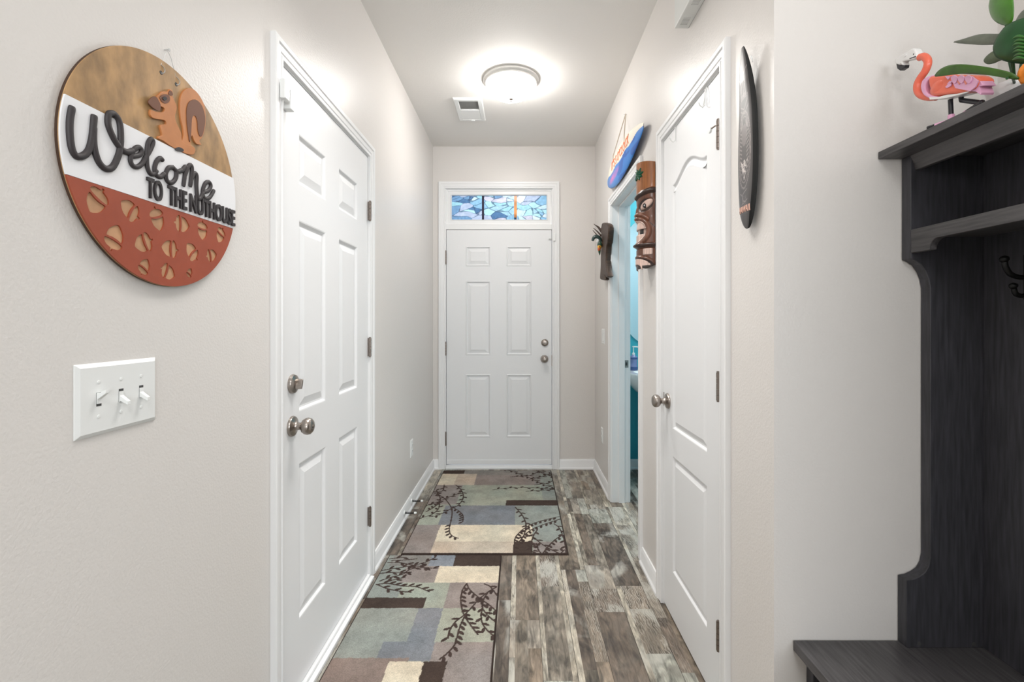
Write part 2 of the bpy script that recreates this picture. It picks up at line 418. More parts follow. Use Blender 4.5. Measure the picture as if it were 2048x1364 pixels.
# ------------------------------------------------------------------ doors
CP = [(0, 0), (0, .011), (.004, .0125), (.008, .0125), (.010, .009), (.015, .009), (.019, .012), (.034, .014), (.039, .018), (.052, .0185), (.057, .016), (.057, 0)]
def casing(mb, u0, u1, v1, w0=0.0, prof=CP, s=1.0):
    vs = []; fs = []
    for d, h in prof:
        d *= s
        vs += [(u0-d, 0, w0+h), (u0-d, v1+d, w0+h), (u1+d, v1+d, w0+h), (u1+d, 0, w0+h)]
    for i in range(len(prof)-1):
        for k in range(3): fs.append((i*4+k, i*4+k+1, (i+1)*4+k+1, (i+1)*4+k))
    fs.append(tuple(i*4 for i in range(len(prof)))); fs.append(tuple(i*4+3 for i in range(len(prof)-1, -1, -1)))
    return mb.add(vs, fs)
def trim(n, frame, loc, u0, u1, v1, depth, label, stop=True):
    r = thing('trim_%d' % n, loc, frame, label, 'door frame', kind='structure')
    c = MB(); casing(c, u0-.005, u1+.005, v1+.005); c.build('casing', M['trim'], r, smooth=28)
    j = MB(); t = .019
    j.box(u0-t, u0, 0, v1+t, -depth, 0).box(u1, u1+t, 0, v1+t, -depth, 0).box(u0, u1, v1, v1+t, -depth, 0)
    if stop:
        s0, s1 = -.085, -.045
        j.box(u0, u0+.011, 0, v1, s0, s1).box(u1-.011, u1, 0, v1, s0, s1).box(u0+.011, u1-.011, v1-.011, v1, s0, s1)
    j.build('jamb', M['trim'], r, bevel=.001)
    return r
PROF = [(0, 0), (.004, -.001), (.010, -.0085), (.016, -.009), (.020, -.008), (.043, -.0015), (.046, -.0015)]
def offset_poly(P, d):
    n = len(P); out = []
    for i in range(n):
        a, b, c = np.array(P[i-1]), np.array(P[i]), np.array(P[(i+1) % n])
        e1, e2 = (b-a), (c-b); e1 = e1/np.linalg.norm(e1); e2 = e2/np.linalg.norm(e2)
        n1, n2 = np.array([-e1[1], e1[0]]), np.array([-e2[1], e2[0]])
        q = (n1+n2); q = q/(1+n1.dot(n2)); out.append(tuple(b+q*d))
    return out
def slab(name, panels, width, height, thick, parent, m, prof=PROF):
    """door leaf, front face at w=0, raised panels (ccw outlines) cut into it"""
    bm = bmesh.new()
    def loop(P, w): return [bm.verts.new((a, b, w)) for a, b in P]
    O = loop([(0, 0), (width, 0), (width, height), (0, height)], 0)
    edges = [bm.edges.new((O[i], O[(i+1) % 4])) for i in range(4)]
    for P in panels:
        prev = loop(P, prof[0][1]); n = len(P)
        edges += [bm.edges.new((prev[i], prev[(i+1) % n])) for i in range(n)]
        for d, h in prof[1:]:
            cur = loop(offset_poly(P, d), h)
            for i in range(n): bm.faces.new((prev[i], prev[(i+1) % n], cur[(i+1) % n], cur[i]))
            prev = cur
        bm.faces.new(prev)
    bmesh.ops.triangle_fill(bm, use_beauty=True, edges=edges, normal=(0, 0, 1))
    B = loop([(0, 0), (width, 0), (width, height), (0, height)], -thick)
    for i in range(4): bm.faces.new((O[i], B[i], B[(i+1) % 4], O[(i+1) % 4]))
    bm.faces.new(B[::-1])
    bmesh.ops.recalc_face_normals(bm, faces=bm.faces)
    me = bpy.data.meshes.new(name); bm.to_mesh(me); bm.free()
    return link(name, me, m, parent, smooth=14)
rect = lambda a0, a1, b0, b1: [(a0, b0), (a1, b0), (a1, b1), (a0, b1)]
def hinge(parent, u, v, side=1, h=0.089):
    mb = MB(); r = .0065; hw_ = .0115
    for k in range(5):
        a = v-h/2+k*h/5; mb.tube([(u, a+.0006, hw_), (u, a+h/5-.0006, hw_)], r, 12)
    mb.tube([(u, v-h/2-.004, hw_), (u, v-h/2, hw_)], r*.8, 12).tube([(u, v+h/2, hw_), (u, v+h/2+.004, hw_)], r*.8, 12)
    mb.box(u-.0012, u+.0012, v-h/2, v+h/2, -.001, .0115)
    return mb.build('hinge', M['dark_nickel'], parent, smooth=35)
def knob(parent, u, v, n='knob', s=1.0):
    mb = MB()
    mb.lathe([(0.001, 0), (.033, 0), (.0335, .003), (.031, .008), (.024, .0105), (.016, .013), (.0125, .017), (.0115, .030), (.014, .034), (.022, .038), (.0265, .046), (.0275, .053), (.0255, .061), (.019, .067), (.010, .0695), (.001, .070)], 40, (u, v, 0), 'z')
    return mb.build(n, M['nickel'], parent, smooth=40)
# --- deadbolted side door in the wall on the left: local u = Y
r = trim(1, 'left', (XL, 0, 0), LD[0], LD[1], LD[2], .115, 'white moulded frame around the tall six-panel door beside the welcome sign')
th = MB(); th.box(LD[0], LD[1], 0.0, .026, -.115, .012).box(LD[0]-.01, LD[1]+.005, 0.0, .016, .0125, .031)
th.build('threshold', M['trim'], r, bevel=.003)
D = thing('door_1', (XL, LD[0]+.003, .030), 'left', 'tall white six-panel door with deadbolt and round knob beside the welcome sign', 'door', kind='structure')
dw, dh = LD[1]-LD[0]-.006, LD[2]-.033
o0 = LD[0]+.003
cols = [(1.582-o0, 1.800-o0), (1.931-o0, 2.150-o0)]; rows = [(.253-.03, .776-.03), (.950-.03, 1.591-.03), (1.712-.03, 1.880-.03)]
slab('door_leaf', [rect(a, b, c, d) for a, b in cols for c, d in rows], dw, dh, .044, D, M['door'])
for z in (1.79, 1.043+.085, .305): hinge(D, dw+.002, z-.03+.0)
knob(D, 1.532-o0, .912-.03)
db = MB(); db.lathe([(.001, 0), (.031, 0), (.0315, .004), (.029, .010), (.020, .014), (.009, .016), (.001, .016)], 36, (1.534-o0, 1.049-.03, 0), 'z')
dbo = db.build('deadbolt', M['nickel'], D, smooth=40)
tn = MB(); cz = 1.049-.03; tn.prism([(-.018, -.0), (-.010, -.004), (0, -.0045), (.012, -.004), (.018, 0), (.010, .004), (0, .0045), (-.010, .004)], .013, .034, lambda a, b, d: (1.534-o0+a*(1-.5*(d-.013)/.021)*.5+b, cz+a*.9, d))
tn.build('thumb_turn', M['nickel'], dbo, smooth=50, bevel=.001)
ks = MB(); ks.lathe([(.001, .0695), (.006, .0695), (.006, .0715), (.001, .0715)], 16, (1.532-o0, .882, 0), 'z'); ks.build('lock_button', M['dark_nickel'], D, smooth=40)

# --- closet door in the wall on the right: local u = -Y
r = trim(2, 'right', (XR, 0, 0), -CD[1], -CD[0], CD[2], .115, 'white moulded frame around the narrow arched two-panel closet door')
D = thing('door_2', (XR, CD[1]-.003, .012), 'right', 'narrow white closet door with arched upper panel and one round knob', 'door', kind='structure')
dw, dh = CD[1]-CD[0]-.006, CD[2]-.015
pu0, pu1 = 2.094-1.975, 2.094-1.613
def arch(u0, u1, v0, vs_, vp, n=28):
    P = [(u0, v0), (u1, v0)]
    for k in range(n+1):
        t = k/n; u = u1+(u0-u1)*t
        s = 0.5-0.5*math.cos(2*PI*min(max((t-.04)/.92, 0), 1)); s = s**0.8
        P.append((u, vs_+(vp-vs_)*s))
    return P
slab('door_leaf', [arch(pu0, pu1, .805-.012, 1.822-.012, 1.874-.012), rect(pu0, pu1, .205-.012, .690-.012)], dw, dh, .035, D, M['door'],
     [(0, 0), (.003, -.001), (.009, -.0075), (.014, -.008), (.019, -.007), (.034, -.001), (.036, -.001)])
hs = []
for z in (1.843, 1.046, .258): hs.append(hinge(D, dw+.002, z-.012, 1))
ds = MB(); hz = 1.843-.012+.030
ds.tube([(dw+.002, hz, .008), (dw-.010, hz+.002, .016), (dw-.030, hz-.002, .024)], .0025, 10)
ds.build('stop_arm', M['dark_nickel'], hs[0], smooth=40)
ds = MB(); ds.lathe([(.001, 0), (.010, 0), (.011, .003), (.010, .007), (.001, .008)], 20, (dw-.034, hz-.002, .020), 'z'); tag(ds.build('bumper', M['plastic'], hs[0], smooth=40), 'white rubber bumper')
knob(D, 2.094-2.035, .910-.012)
lp = MB(); lp.box(-.0022, .0035, .868, .928, .0, .0015); lp.build('latch_plate', M['dark_nickel'], D)

# --- bathroom doorway
r = trim(3, 'right', (XR, 0, 0), -BD[1], -BD[0], BD[2], .115, 'white moulded frame of the open bathroom doorway')
c = MB(); casing(c, -BD[1]-.005, -BD[0]+.005, BD[2]+.005, 0)
c.v = [(u, v, -.115-w_) for u, v, w_ in c.v]; c.build('inner_casing', M['trim'], r, smooth=28)
sp = MB(); sp.prism([(-.014, -.03), (.014, -.03), (.014, .03), (-.014, .03)], 0, .0015, lambda a, b, d: (-BD[1]+d, .960+b*.85, -.098+a))
spo = sp.build('strike_plate', M['nickel'], r, bevel=.0005)
sp = MB(); sp.prism([(-.006, -.011), (.006, -.011), (.006, .011), (-.006, .011)], .0015, .002, lambda a, b, d: (-BD[1]+d, .960+b, -.098+a)); sp.build('latch_hole', M['slot'], spo)

# --- entry door and transom in the end wall: local u = X
r = trim(4, 'end', (0, YE, 0), ED[0], ED[1], ED[2], .13, 'white moulded frame around the entry door and its transom window', stop=False)
j = MB(); j.box(ED[0], ED[1], 2.036, 2.082, -.13, .001)
j.box(ED[0], ED[0]+.012, .03, 2.036, -.10, -.055).box(ED[1]-.012, ED[1], .03, 2.036, -.10, -.055).box(ED[0], ED[1], 2.026, 2.036, -.10, -.055)
j.build('transom_bar', M['trim'], r, bevel=.002)
th = MB(); th.box(ED[0], ED[1], 0, .032, -.13, .004).box(ED[0]-.0, ED[1]+.0, 0, .018, .004, .020); th.build('threshold', M['trim'], r, bevel=.003)
D = thing('door_3', (ED[0]+.004, YE+.004, .041), 'end', 'white six-panel entry door at the end of the hall', 'door', kind='structure')
dw, dh = ED[1]-ED[0]-.008, 2.033-.041
ex = lambda x: (x-CX)/235.-(ED[0]+.004)
ez = lambda y: H+(CY-y)/235.-.041
slab('door_leaf', [rect(ex(a), ex(b), ez(d), ez(c)) for a, b in ((931.3, 981.2), (1013, 1063)) for c, d in ((492.5, 532.4), (561.7, 710.3), (748.8, 874.6))], dw, dh, .044, D, M['door'],
     [(0, 0), (.004, .003), (.008, .003), (.013, -.006), (.018, -.009), (.022, -.008), (.046, .001), (.048, .001)])
sw = MB(); sw.box(.0, dw, .0, .036, 0, .006); sw.build('door_sweep', M['trim'], D, bevel=.002)
for y in (515, 697, 877): hinge(D, -.004, ez(y), -1, .11)
k = knob(D, ex(1089), ez(718)); 
db = MB(); db.lathe([(.001, 0), (.030, 0), (.031, .005), (.027, .012), (.020, .015), (.018, .012), (.010, .013), (.001, .013)], 36, (ex(1089.5), ez(685.5), 0), 'z'); dbo = db.build('deadbolt', M['nickel'], D, smooth=40)
tn = MB(); tn.box(ex(1089.5)-.012, ex(1089.5)+.012, ez(685.5)-.004, ez(685.5)+.004, .012, .026); tn.build('thumb_turn', M['nickel'], dbo, bevel=.002)
lp = MB(); lp.box(dw-.001, dw+.006, ez(732), ez(710), .0, .0015); lp.build('latch_plate', M['dark_nickel'], D)

# transom
TW = thing('window_2', (0, YE, 0), 'end', 'narrow transom window of blue stained glass above the entry door', 'window', kind='structure')
gx0, gx1, gz0, gz1 = -.578, .221, 2.102, 2.318
fm = MB()
def ring(mb, a0, a1, b0, b1, prof):
    vs = []; fs = []
    for d, h in prof: vs += [(a0+d, b0+d, h), (a1-d, b0+d, h), (a1-d, b1-d, h), (a0+d, b1-d, h)]
    for i in range(len(prof)-1):
        for k in range(4): fs.append((i*4+k, i*4+(k+1) % 4, (i+1)*4+(k+1) % 4, (i+1)*4+k))
    return mb.add(vs, fs)
ring(fm, ED[0], ED[1], 2.082, ED[2], [(0, -.12), (0, -.004), (.004, -.012), (.010, -.014), (.012, -.022), (.036, -.022), (.040, -.018), (.044, -.022), (.046, -.034), (.046, -.06), (.02, -.12)])
fmo = fm.build('window_frame', M['trim'], TW, smooth=28)
nx, ny = 420, 114
U, V = np.meshgrid(np.linspace(ED[0]+.04, ED[1]-.04, nx), np.linspace(2.082+.035, ED[2]-.035, ny))
u = (U-U.min())/(U.max()-U.min()); v = (V-V.min())/(V.max()-V.min())
rs = np.random.RandomState(5); ns = 64
su, sv = rs.rand(ns)*3.8, rs.rand(ns); du = u*3.8
wu = du+0.16*(vnoise(u*4, v, 3, 2)-.5); wv_ = v+0.10*(vnoise(u*4, v, 3, 3)-.5)
ang = 0.5*np.sin(u*9); cu_, cv_ = np.cos(ang), np.sin(ang)
dd = np.stack([np.hypot((wu-a)*.62, (wv_-b)*1.5) for a, b in zip(su, sv)])
srt = np.sort(dd, 0); near = dd.argmin(0)
pal = np.array([srgb(*c) for c in ((120, 180, 215), (150, 200, 225), (185, 215, 230), (95, 150, 195), (205, 222, 235), (170, 185, 215), (140, 205, 220), (200, 195, 215), (60, 115, 165), (160, 215, 225))])
base_i = rs.randint(0, 10, ns); 
for i in range(ns):
    if su[i] < 1.2 and base_i[i] in (4, 7): base_i[i] = rs.choice([0, 3, 8])
    if su[i] > 2.1 and base_i[i] in (3, 8): base_i[i] = rs.choice([2, 4, 9])
Cc = pal[base_i[near]]
Cc = Cc*(0.86+0.28*vnoise(u*4, v, 14, 8))[..., None]
line = (srt[1]-srt[0]) < 0.034*vnoise(u*4, v, 5, 12)
Cc[line] = Cc[line]*.25+srgb(50, 90, 130)*.6
Cc = Cc*.72+Cc.mean(-1, keepdims=True)*.28
Cc = np.where(((np.hypot((u-.27)*2.2, v-.3)) < .0)[..., None] & (~line)[..., None], Cc*srgb(150, 110, 120)*2.0, Cc)
Cc[(u > .318) & (u < .342)] = srgb(52, 48, 62)
ob = (u > .655) & (u < .683); Cc[ob] = (srgb(205, 135, 80)*(0.6+0.9*vnoise(u, v, 6, 4))[..., None])[ob]
Cc[(u > .655) & (u < .68) & (v < .14)] = srgb(40, 70, 95)
P = np.stack([U, V, np.full_like(U, -.040)], -1)
gm = bpy.data.materials.new('stained_glass'); gm.use_nodes = True; n, l = nodes(gm)
b = n['Principled BSDF']; b.inputs['Roughness'].default_value = .15
at_ = n.new('ShaderNodeAttribute'); at_.attribute_name = 'paint'
tr = n.new('ShaderNodeBsdfTranslucent'); mx = n.new('ShaderNodeMixShader'); mx.inputs[0].default_value = .6
l.new(at_.outputs[0], b.inputs['Base Color']); l.new(at_.outputs[0], tr.inputs[0]); l.new(b.outputs[0], mx.inputs[1]); l.new(tr.outputs[0], mx.inputs[2]); l.new(mx.outputs[0], n['Material Output'].inputs[0])
link('stained_glass_pane', grid_mesh('stained_glass_pane', P, Cc), gm, TW)

# ------------------------------------------------------------------ ceiling light
def bowl_fixture(loc):
    t = thing('ceiling_light', loc, None, 'round frosted glass bowl light flush on the hall ceiling', 'ceiling light')
    m = MB(); m.lathe([(.001, 0), (.165, 0), (.172, -.006), (.172, -.014), (.164, -.020), (.158, -.024), (.158, -.032), (.150, -.036), (.140, -.034), (.001, -.03)], 64)
    m.build('rim', mat('brushed_rim', (.80, .79, .76), .4, metal=.3), t, smooth=40)
    m = MB(); m.lathe([(.150, -.030), (.151, -.036), (.147, -.050), (.137, -.068), (.118, -.088), (.092, -.104), (.060, -.115), (.028, -.120), (.001, -.121)], 64)
    m.build('glass_bowl', emis('frosted_lit_glass', (1.0, .97, .93), 31.0), t, smooth=40)
    m = MB(); m.lathe([(.001, -.119), (.013, -.119), (.014, -.123), (.008, -.127), (.005, -.130), (.006, -.134), (.004, -.138), (.001, -.139)], 24)
    m.build('finial', M['nickel'], t, smooth=40)
    return t
bowl_fixture((-.055, 2.91, ZC))
# ceiling vent
t = thing('ceiling_vent', (-.350, 3.315, ZC), 'down', 'small white ceiling vent with grey louvres beside the bowl light', 'vent')
# local: u = X, v = -Y, w = down
m = MB(); ring(m, -.098, .098, -.172, .172, [(0, 0), (0, .004), (.006, .012), (.030, .013), (.034, .008)])
m.build('frame', M['plastic'], t, smooth=20)
m = MB(); m.box(-.065, .065, .012, .139, .002, .003); m.build('opening', M['grey_metal'], t)
m = MB()
for k in range(9):
    y = .018+k*.0145; m.prism([(0, .003), (.0015, .003), (.0125, .0095), (.011, .0095)], -.063, .063, lambda a, b, d: (d, y+a, b))
m.build('louvres', M['grey_metal'], t)
m = MB(); m.box(-.066, .066, -.140, .008, .0, .012); m.build('cover', M['plastic'], t, bevel=.002)
m = MB(); m.box(-.006, .020, -.158, -.146, .012, .019).box(-.018, -.010, -.150, -.144, .012, .016); m.build('latch_tab', M['plastic'], t, bevel=.001)

# ------------------------------------------------------------------ door chime box high on the right wall
t = thing('door_chime', (XR, 1.69, 2.361), 'right', 'white slotted box mounted high on the wall above the closet door', 'door chime')
m = MB(); m.box(-.10, .10, 0, .16, 0, .053); m.build('cover', M['chime_grey'], t, bevel=.003)
for u0 in (-.075, .035):
    m = MB()
    for k in range(6): m.box(u0+k*.0075, u0+k*.0075+.003, -.0006, .001, .014, .040)
    m.build('sound_slots', M['grey_metal'], t)

# ------------------------------------------------------------------ electrical plates
def wall_plate(name, frame, loc, w_, h_, label, cat='light switch'):
    t = thing(name, loc, frame, label, cat)
    m = MB(); a, b = w_/2, h_/2; e = .007
    vs = [(-a, -b, 0), (a, -b, 0), (a, b, 0), (-a, b, 0), (-a, -b, .0015), (a, -b, .0015), (a, b, .0015), (-a, b, .0015),
          (-a+e, -b+e, .006), (a-e, -b+e, .006), (a-e, b-e, .006), (-a+e, b-e, .006)]
    fs = [(3, 2, 1, 0), (8, 9, 10, 11)]+[(i+j, (i+1) % 4+j, (i+1) % 4+j+4, i+j+4) for j in (0, 4) for i in range(4)]
    m.add(vs, fs); p = m.build('plate', M['plastic'], t, bevel=.0012)
    return t
Yp, zp = LW(231, 792, -.735)
Ya, _ = LW(152, 800, -.735); Yb, _ = LW(314, 800, -.735)
_, zb = LW(152, 883, -.735); _, zt = LW(152, 730.3, -.735)
t = wall_plate('light_switch', 'left', (XL, (Ya+Yb)/2, (zb+zt)/2), Yb-Ya, zt-zb, 'wide white plate with three toggle switches under the round welcome sign')
for k, (dx, up) in enumerate(((-.046, 1), (0, -1), (.046, -1))):
    m = MB(); m.box(dx-.005, dx+.005, -.012, .012, .0055, .0063); so = m.build('slot', M['slot'], t)
    m = MB(); m.box(dx-.0047, dx+.0047, -.0115*1+(.004 if up > 0 else 0), .0115-(.004 if up < 0 else 0), .0055, .0075); m.build('collar', M['plastic'], so)
    m = MB(); vv = .004*up
    m.add([(dx-.0045, -.005+vv, .006), (dx+.0045, -.005+vv, .006), (dx+.0045, .005+vv, .006), (dx-.0045, .005+vv, .006),
           (dx-.0036, -.0035+vv+.010*up, .021), (dx+.0036, -.0035+vv+.010*up, .021), (dx+.0036, .0035+vv+.010*up, .021), (dx-.0036, .0035+vv+.010*up, .021)],
          [(0, 1, 2, 3), (4, 5, 6, 7), (0, 1, 5, 4), (1, 2, 6, 5), (2, 3, 7, 6), (3, 0, 4, 7)])
    m.build('toggle', M['plastic'], t, bevel=.0008)
    for s in (-1, 1):
        m = MB(); m.lathe([(.0005, .0055), (.0032, .0055), (.0030, .0068), (.0005, .0072)], 14, (dx, s*.030, 0)); m.build('screw', M['plastic'], t, smooth=40)
t = wall_plate('light_switch', 'right', (XR, 3.61, H+(CY-673)*3.61/F), .116, .118, 'small white switch plate on the wall beyond the bathroom doorway')
for dx in (-.023, .023):
    m = MB(); m.box(dx-.0165, dx+.0165, -.033, .033, .0055, .0085); m.build('rocker', M['plastic'], t, bevel=.0015)
def outlet(frame, loc, label):
    t = wall_plate('wall_outlet', frame, loc, .072, .117, label, 'outlet')
    for s in (-1, 1):
        m = MB(); P = [(.0165*math.copysign(abs(math.cos(a))**.8, math.cos(a)), s*.0195+.0145*math.sin(a)) for a in [2*PI*k/24 for k in range(24)]]
        m.prism(P, .0055, .0085, lambda a, b, d: (a, b, d)); r_ = m.build('receptacle', M['plastic'], t)
        m = MB(); y = s*.0195+.003; m.box(-.0075, -.0055, y-.004, y+.004, .0084, .0088).box(.0055, .0075, y-.0035, y+.0035, .0084, .0088).box(-.002, .002, y-.011, y-.0075, .0084, .0088)
        m.build('slots', M['slot'], r_)
    return t
outlet('left', (XL, 3.215, .392), 'white duplex outlet low on the wall between the deadbolted side door and the entry door')
outlet('right', (XR, 3.66, H+(CY-870)*3.66/F), 'white duplex outlet low on the wall by the bathroom doorway')

# contact sensors
Y0, z0 = LW(571, 163, -.715)
t = thing('contact_sensor', (XL+.0185, 1.434, 1.953), 'left', 'white alarm contact sensor on the door frame corner nearest the round sign', 'sensor')
m = MB(); m.box(-.017, .013, -.030, .030, 0, .017); m.build('housing', M['plastic'], t, bevel=.003)
t = thing('sensor_magnet', (XL, 1.484, 1.944), 'left', 'small white magnet block on the top corner of the door beside the sign', 'sensor')
m = MB(); m.box(-.014, .014, -.030, .030, 0, .026); m.build('housing', M['plastic'], t, bevel=.003)
t = thing('contact_sensor', (.290, YE-.0125, H+(CY-478)/235.), 'end', 'tiny white alarm contact at the top corner of the entry door frame', 'sensor')
m = MB(); m.box(-.009, .012, -.020, .045, 0, .012); m.build('housing', M['plastic'], t, bevel=.002)
m = MB(); m.box(-.045, -.020, -.006, .003, -.012, -.002); m.build('reed_magnet', M['grey_metal'], t)

# over-door hooks on the closet door
for i, (x, y, lb) in enumerate(((1352, 270, 'slim white over-door hook on the knob side of the closet door top'), (1412, 190, 'bent white over-door hook near the hinge side of the closet door top'))):
    Yh = XR*F/(x-CX)
    t = thing('over_door_hook', (XR, Yh, CD[2]-.004), 'right', lb, 'hook', group='over-door hooks on the closet door')
    m = MB(); m.tube([(0, .0, -.03), (0, .001, -.005), (0, 0, .003), (0, -.02, .0035), (0, -.055, .004), (0, -.062, .012), (.002, -.056, .022), (.003, -.046, .026)], .0022, 8)
    if i: m.tube([(.014, 0, .003), (.013, -.02, .008), (.008, -.045, .010), (0, -.062, .011)], .0022, 8)
    m.build('wire', M['plastic'], t, smooth=40)

# spring door stops on the left baseboard
for i, (yy, lb) in enumerate(((3.17, 'spring door stop on the left baseboard, nearer the entry door'), (2.97, 'spring door stop on the left baseboard, nearer the deadbolted side door'))):
    t = thing('door_stop', (XL+.0125, yy, .050), None, lb, 'door stop', group='spring door stops on the baseboard')
    m = MB(); m.lathe([(.001, 0), (.014, 0), (.014, .004), (.009, .006), (.001, .006)], 20, (0, 0, 0), 'x'); m.build('base', M['plastic'], t, smooth=40)
    m = MB(); pts = [(.006+.058*k/90, .006*(1-.45*k/90)*math.cos(k*.9), .006*(1-.45*k/90)*math.sin(k*.9)) for k in range(91)]
    m.tube(pts, .0016, 6); m.build('spring', M['black_metal'], t, smooth=60)
    m = MB(); m.lathe([(.001, .062), (.006, .062), (.0075, .068), (.006, .077), (.001, .078)], 16, (0, 0, 0), 'x'); m.build('rubber_tip', M['plastic'], t, smooth=40)
#PART2
# ------------------------------------------------------------------ rugs
def rug_mat():
    m = mat('rug_pile', (.5, .5, .5), 0.95, bump=0.9, bscale=420, vcol='paint', var=0.20, vscale=260, spec=0.1)
    return m
M['rug'] = rug_mat()
RC = dict(dark=srgb(78, 66, 60), grey=srgb(148, 144, 139), mauve=srgb(156, 146, 141), cream=srgb(226, 214, 192), tan=srgb(206, 190, 172),
          green=srgb(170, 173, 159), slate=srgb(136, 139, 144), ggrey=srgb(156, 160, 153), blue=srgb(150, 156, 164), brown=srgb(150, 134, 126))
def make_rug(name, x0, x1, y0, y1, res, tf, blocks, vines, default, label, seed, lsz=1.0):
    nx, ny = int((x1-x0)/res), int((y1-y0)/res)
    U, V = np.meshgrid(np.linspace(x0, x1, nx), np.linspace(y0, y1, ny))
    C = np.zeros((ny, nx, 3)); C[:] = RC[default]
    jit = 0.004*(vnoise(U, V, 90, seed)-.5)
    for col, (ax, ay, bx, by) in blocks:
        pa, pb = tf(ax, ay), tf(bx, by)
        mk = (U+jit > pa[0]) & (U+jit < pb[0]) & (V+jit < pa[1]) & (V+jit > pb[1]); C[mk] = RC[col]
    # cloudy dye variation
    dye = 0.72+0.52*(0.45*vnoise(U, V, 13, seed+1)+0.3*vnoise(U, V, 31, seed+2)+.25*vnoise(U, V, 90, seed+7))
    tone = vnoise(U, V, 7, seed+3)[..., None]
    C = C*0.84*dye[..., None]*(1+0.07*(tone-.5)*np.array([1, -.3, -1]))
    ink = srgb(66, 54, 50)
    rs = random.Random(seed)
    rug = np.zeros(U.shape, bool)
    for P, leaf in vines:
        Q = [tf(*p) for p in smooth_line(P, 8)]
        rug |= seg_dist(U, V, Q) < 0.0042*lsz
        # leaves along the stem, alternate sides
        acc = 0; side = 1; step = 0.031*lsz
        for (a, b), (c, e) in zip(Q[:-1], Q[1:]):
            L = math.hypot(c-a, e-b)
            acc += L
            if acc > step and leaf:
                acc = 0
                sides = (side,) if leaf == 1 else ((1,) if leaf == 2 else (-1,))
                side = -side
                an = math.atan2(e-b, c-a)
                for s in sides:
                    la = an+s*0.75; ln = 0.018*lsz
                    cc = (c+math.cos(la)*ln*1.15, e+math.sin(la)*ln*1.15)
                    rug |= ell_mask(U, V, cc, ln, 0.0082*lsz, la) < 1
    C[rug] = ink*(0.8+0.5*vnoise(U, V, 50, seed+4)[..., None])[rug]
    bd = np.minimum(np.minimum(U-x0, x1-U), np.minimum(V-y0, y1-V))
    C[bd < 0.007] = srgb(58, 48, 44)
    e = np.clip(bd/0.008, 0, 1)
    rr = np.random.RandomState(seed)
    Z = 0.001+0.0085*np.sqrt(1-(1-e)**2)+(rr.rand(ny, nx)-.5)*0.0016*e
    # make the rim touch the floor
    Z[0] = Z[-1] = 0.0006; Z[:, 0] = Z[:, -1] = 0.0006
    me = grid_mesh(name, np.stack([U, V, Z], -1), C)
    o = link(name, me, M['rug']); tag(o, label, 'rug'); return o
t1 = lambda a, b: FLp(780+a/5.389, 925+b/5.389)
B1 = [('grey', (560, 62, 1800, 242)), ('mauve', (890, 135, 1560, 245)), ('dark', (585, 0, 795, 120)), ('cream', (500, 122, 735, 245)), ('tan', (735, 122, 905, 245)),
      ('green', (300, 242, 1622, 462)), ('mauve', (400, 242, 712, 452)), ('green', (250, 452, 640, 670)), ('ggrey', (1612, 120, 1900, 462)), ('dark', (1252, 405, 2000, 462)),
      ('slate', (600, 462, 1400, 672)), ('ggrey', (1350, 462, 2000, 850)), ('mauve', (90, 672, 548, 1100)), ('cream', (548, 672, 1540, 852)), ('tan', (480, 850, 1340, 1100)),
      ('dark', (1338, 852, 1540, 1100)), ('mauve', (1540, 852, 2100, 1100))]
V1 = [([(450, 320), (520, 345), (590, 390), (640, 450), (665, 500), (668, 560), (655, 640)], 0), ([(655, 640), (640, 700), (645, 760), (680, 795), (735, 815)], 3),
      ([(310, 610), (370, 585), (450, 560), (520, 500), (535, 430), (540, 380), (500, 300)], 1), ([(370, 500), (400, 460), (500, 430), (600, 385), (700, 350), (770, 315)], 1),
      ([(710, 240), (770, 300), (790, 360), (770, 420), (720, 470), (660, 495), (580, 540), (480, 580)], 1), ([(670, 480), (740, 520), (785, 570), (785, 635)], 3),
      ([(585, 240), (570, 300), (510, 330)], 1), ([(390, 530), (460, 490), (530, 440)], 2),
      ([(1350, 480), (1420, 560), (1460, 640), (1465, 700), (1440, 790), (1395, 850)], 1), ([(1830, 580), (1700, 610), (1560, 650), (1460, 700), (1390, 760), (1345, 830), (1335, 990)], 2),
      ([(1830, 610), (1650, 670), (1530, 720), (1440, 790), (1400, 850)], 2), ([(1590, 720), (1545, 790), (1530, 850), (1525, 990)], 1),
      ([(1380, 810), (1450, 800), (1540, 790)], 0), ([(1540, 800), (1640, 880), (1740, 940), (1830, 980)], 1), ([(1860, 780), (1780, 830), (1700, 910), (1640, 990)], 2),
      ([(1640, 990), (1600, 940), (1580, 870)], 2), ([(1770, 660), (1820, 700), (1860, 780), (1890, 900), (1900, 990)], 1), ([(1830, 990), (1880, 940)], 1),
      ([(1150, 68), (1300, 90), (1420, 130), (1540, 180), (1640, 230), (1760, 270)], 1), ([(1110, 295), (1200, 280), (1400, 270), (1760, 280)], 1),
      ([(1470, 310), (1600, 300), (1770, 290)], 1), ([(1300, 155), (1500, 140), (1600, 100), (1740, 70)], 1), ([(1500, 180), (1640, 150), (1750, 110)], 1), ([(1580, 90), (1740, 150)], 1), ([(1560, 240), (1700, 220), (1760, 190)], 1)]
make_rug('rug', -0.640, 0.262, 2.53, 3.955, .0033, t1, B1, V1, 'green', 'patchwork rug with dark vine pattern lying against the entry door', 21)
t2 = lambda a, b: FLp(640+a/5.166, 1100+b/5.166)
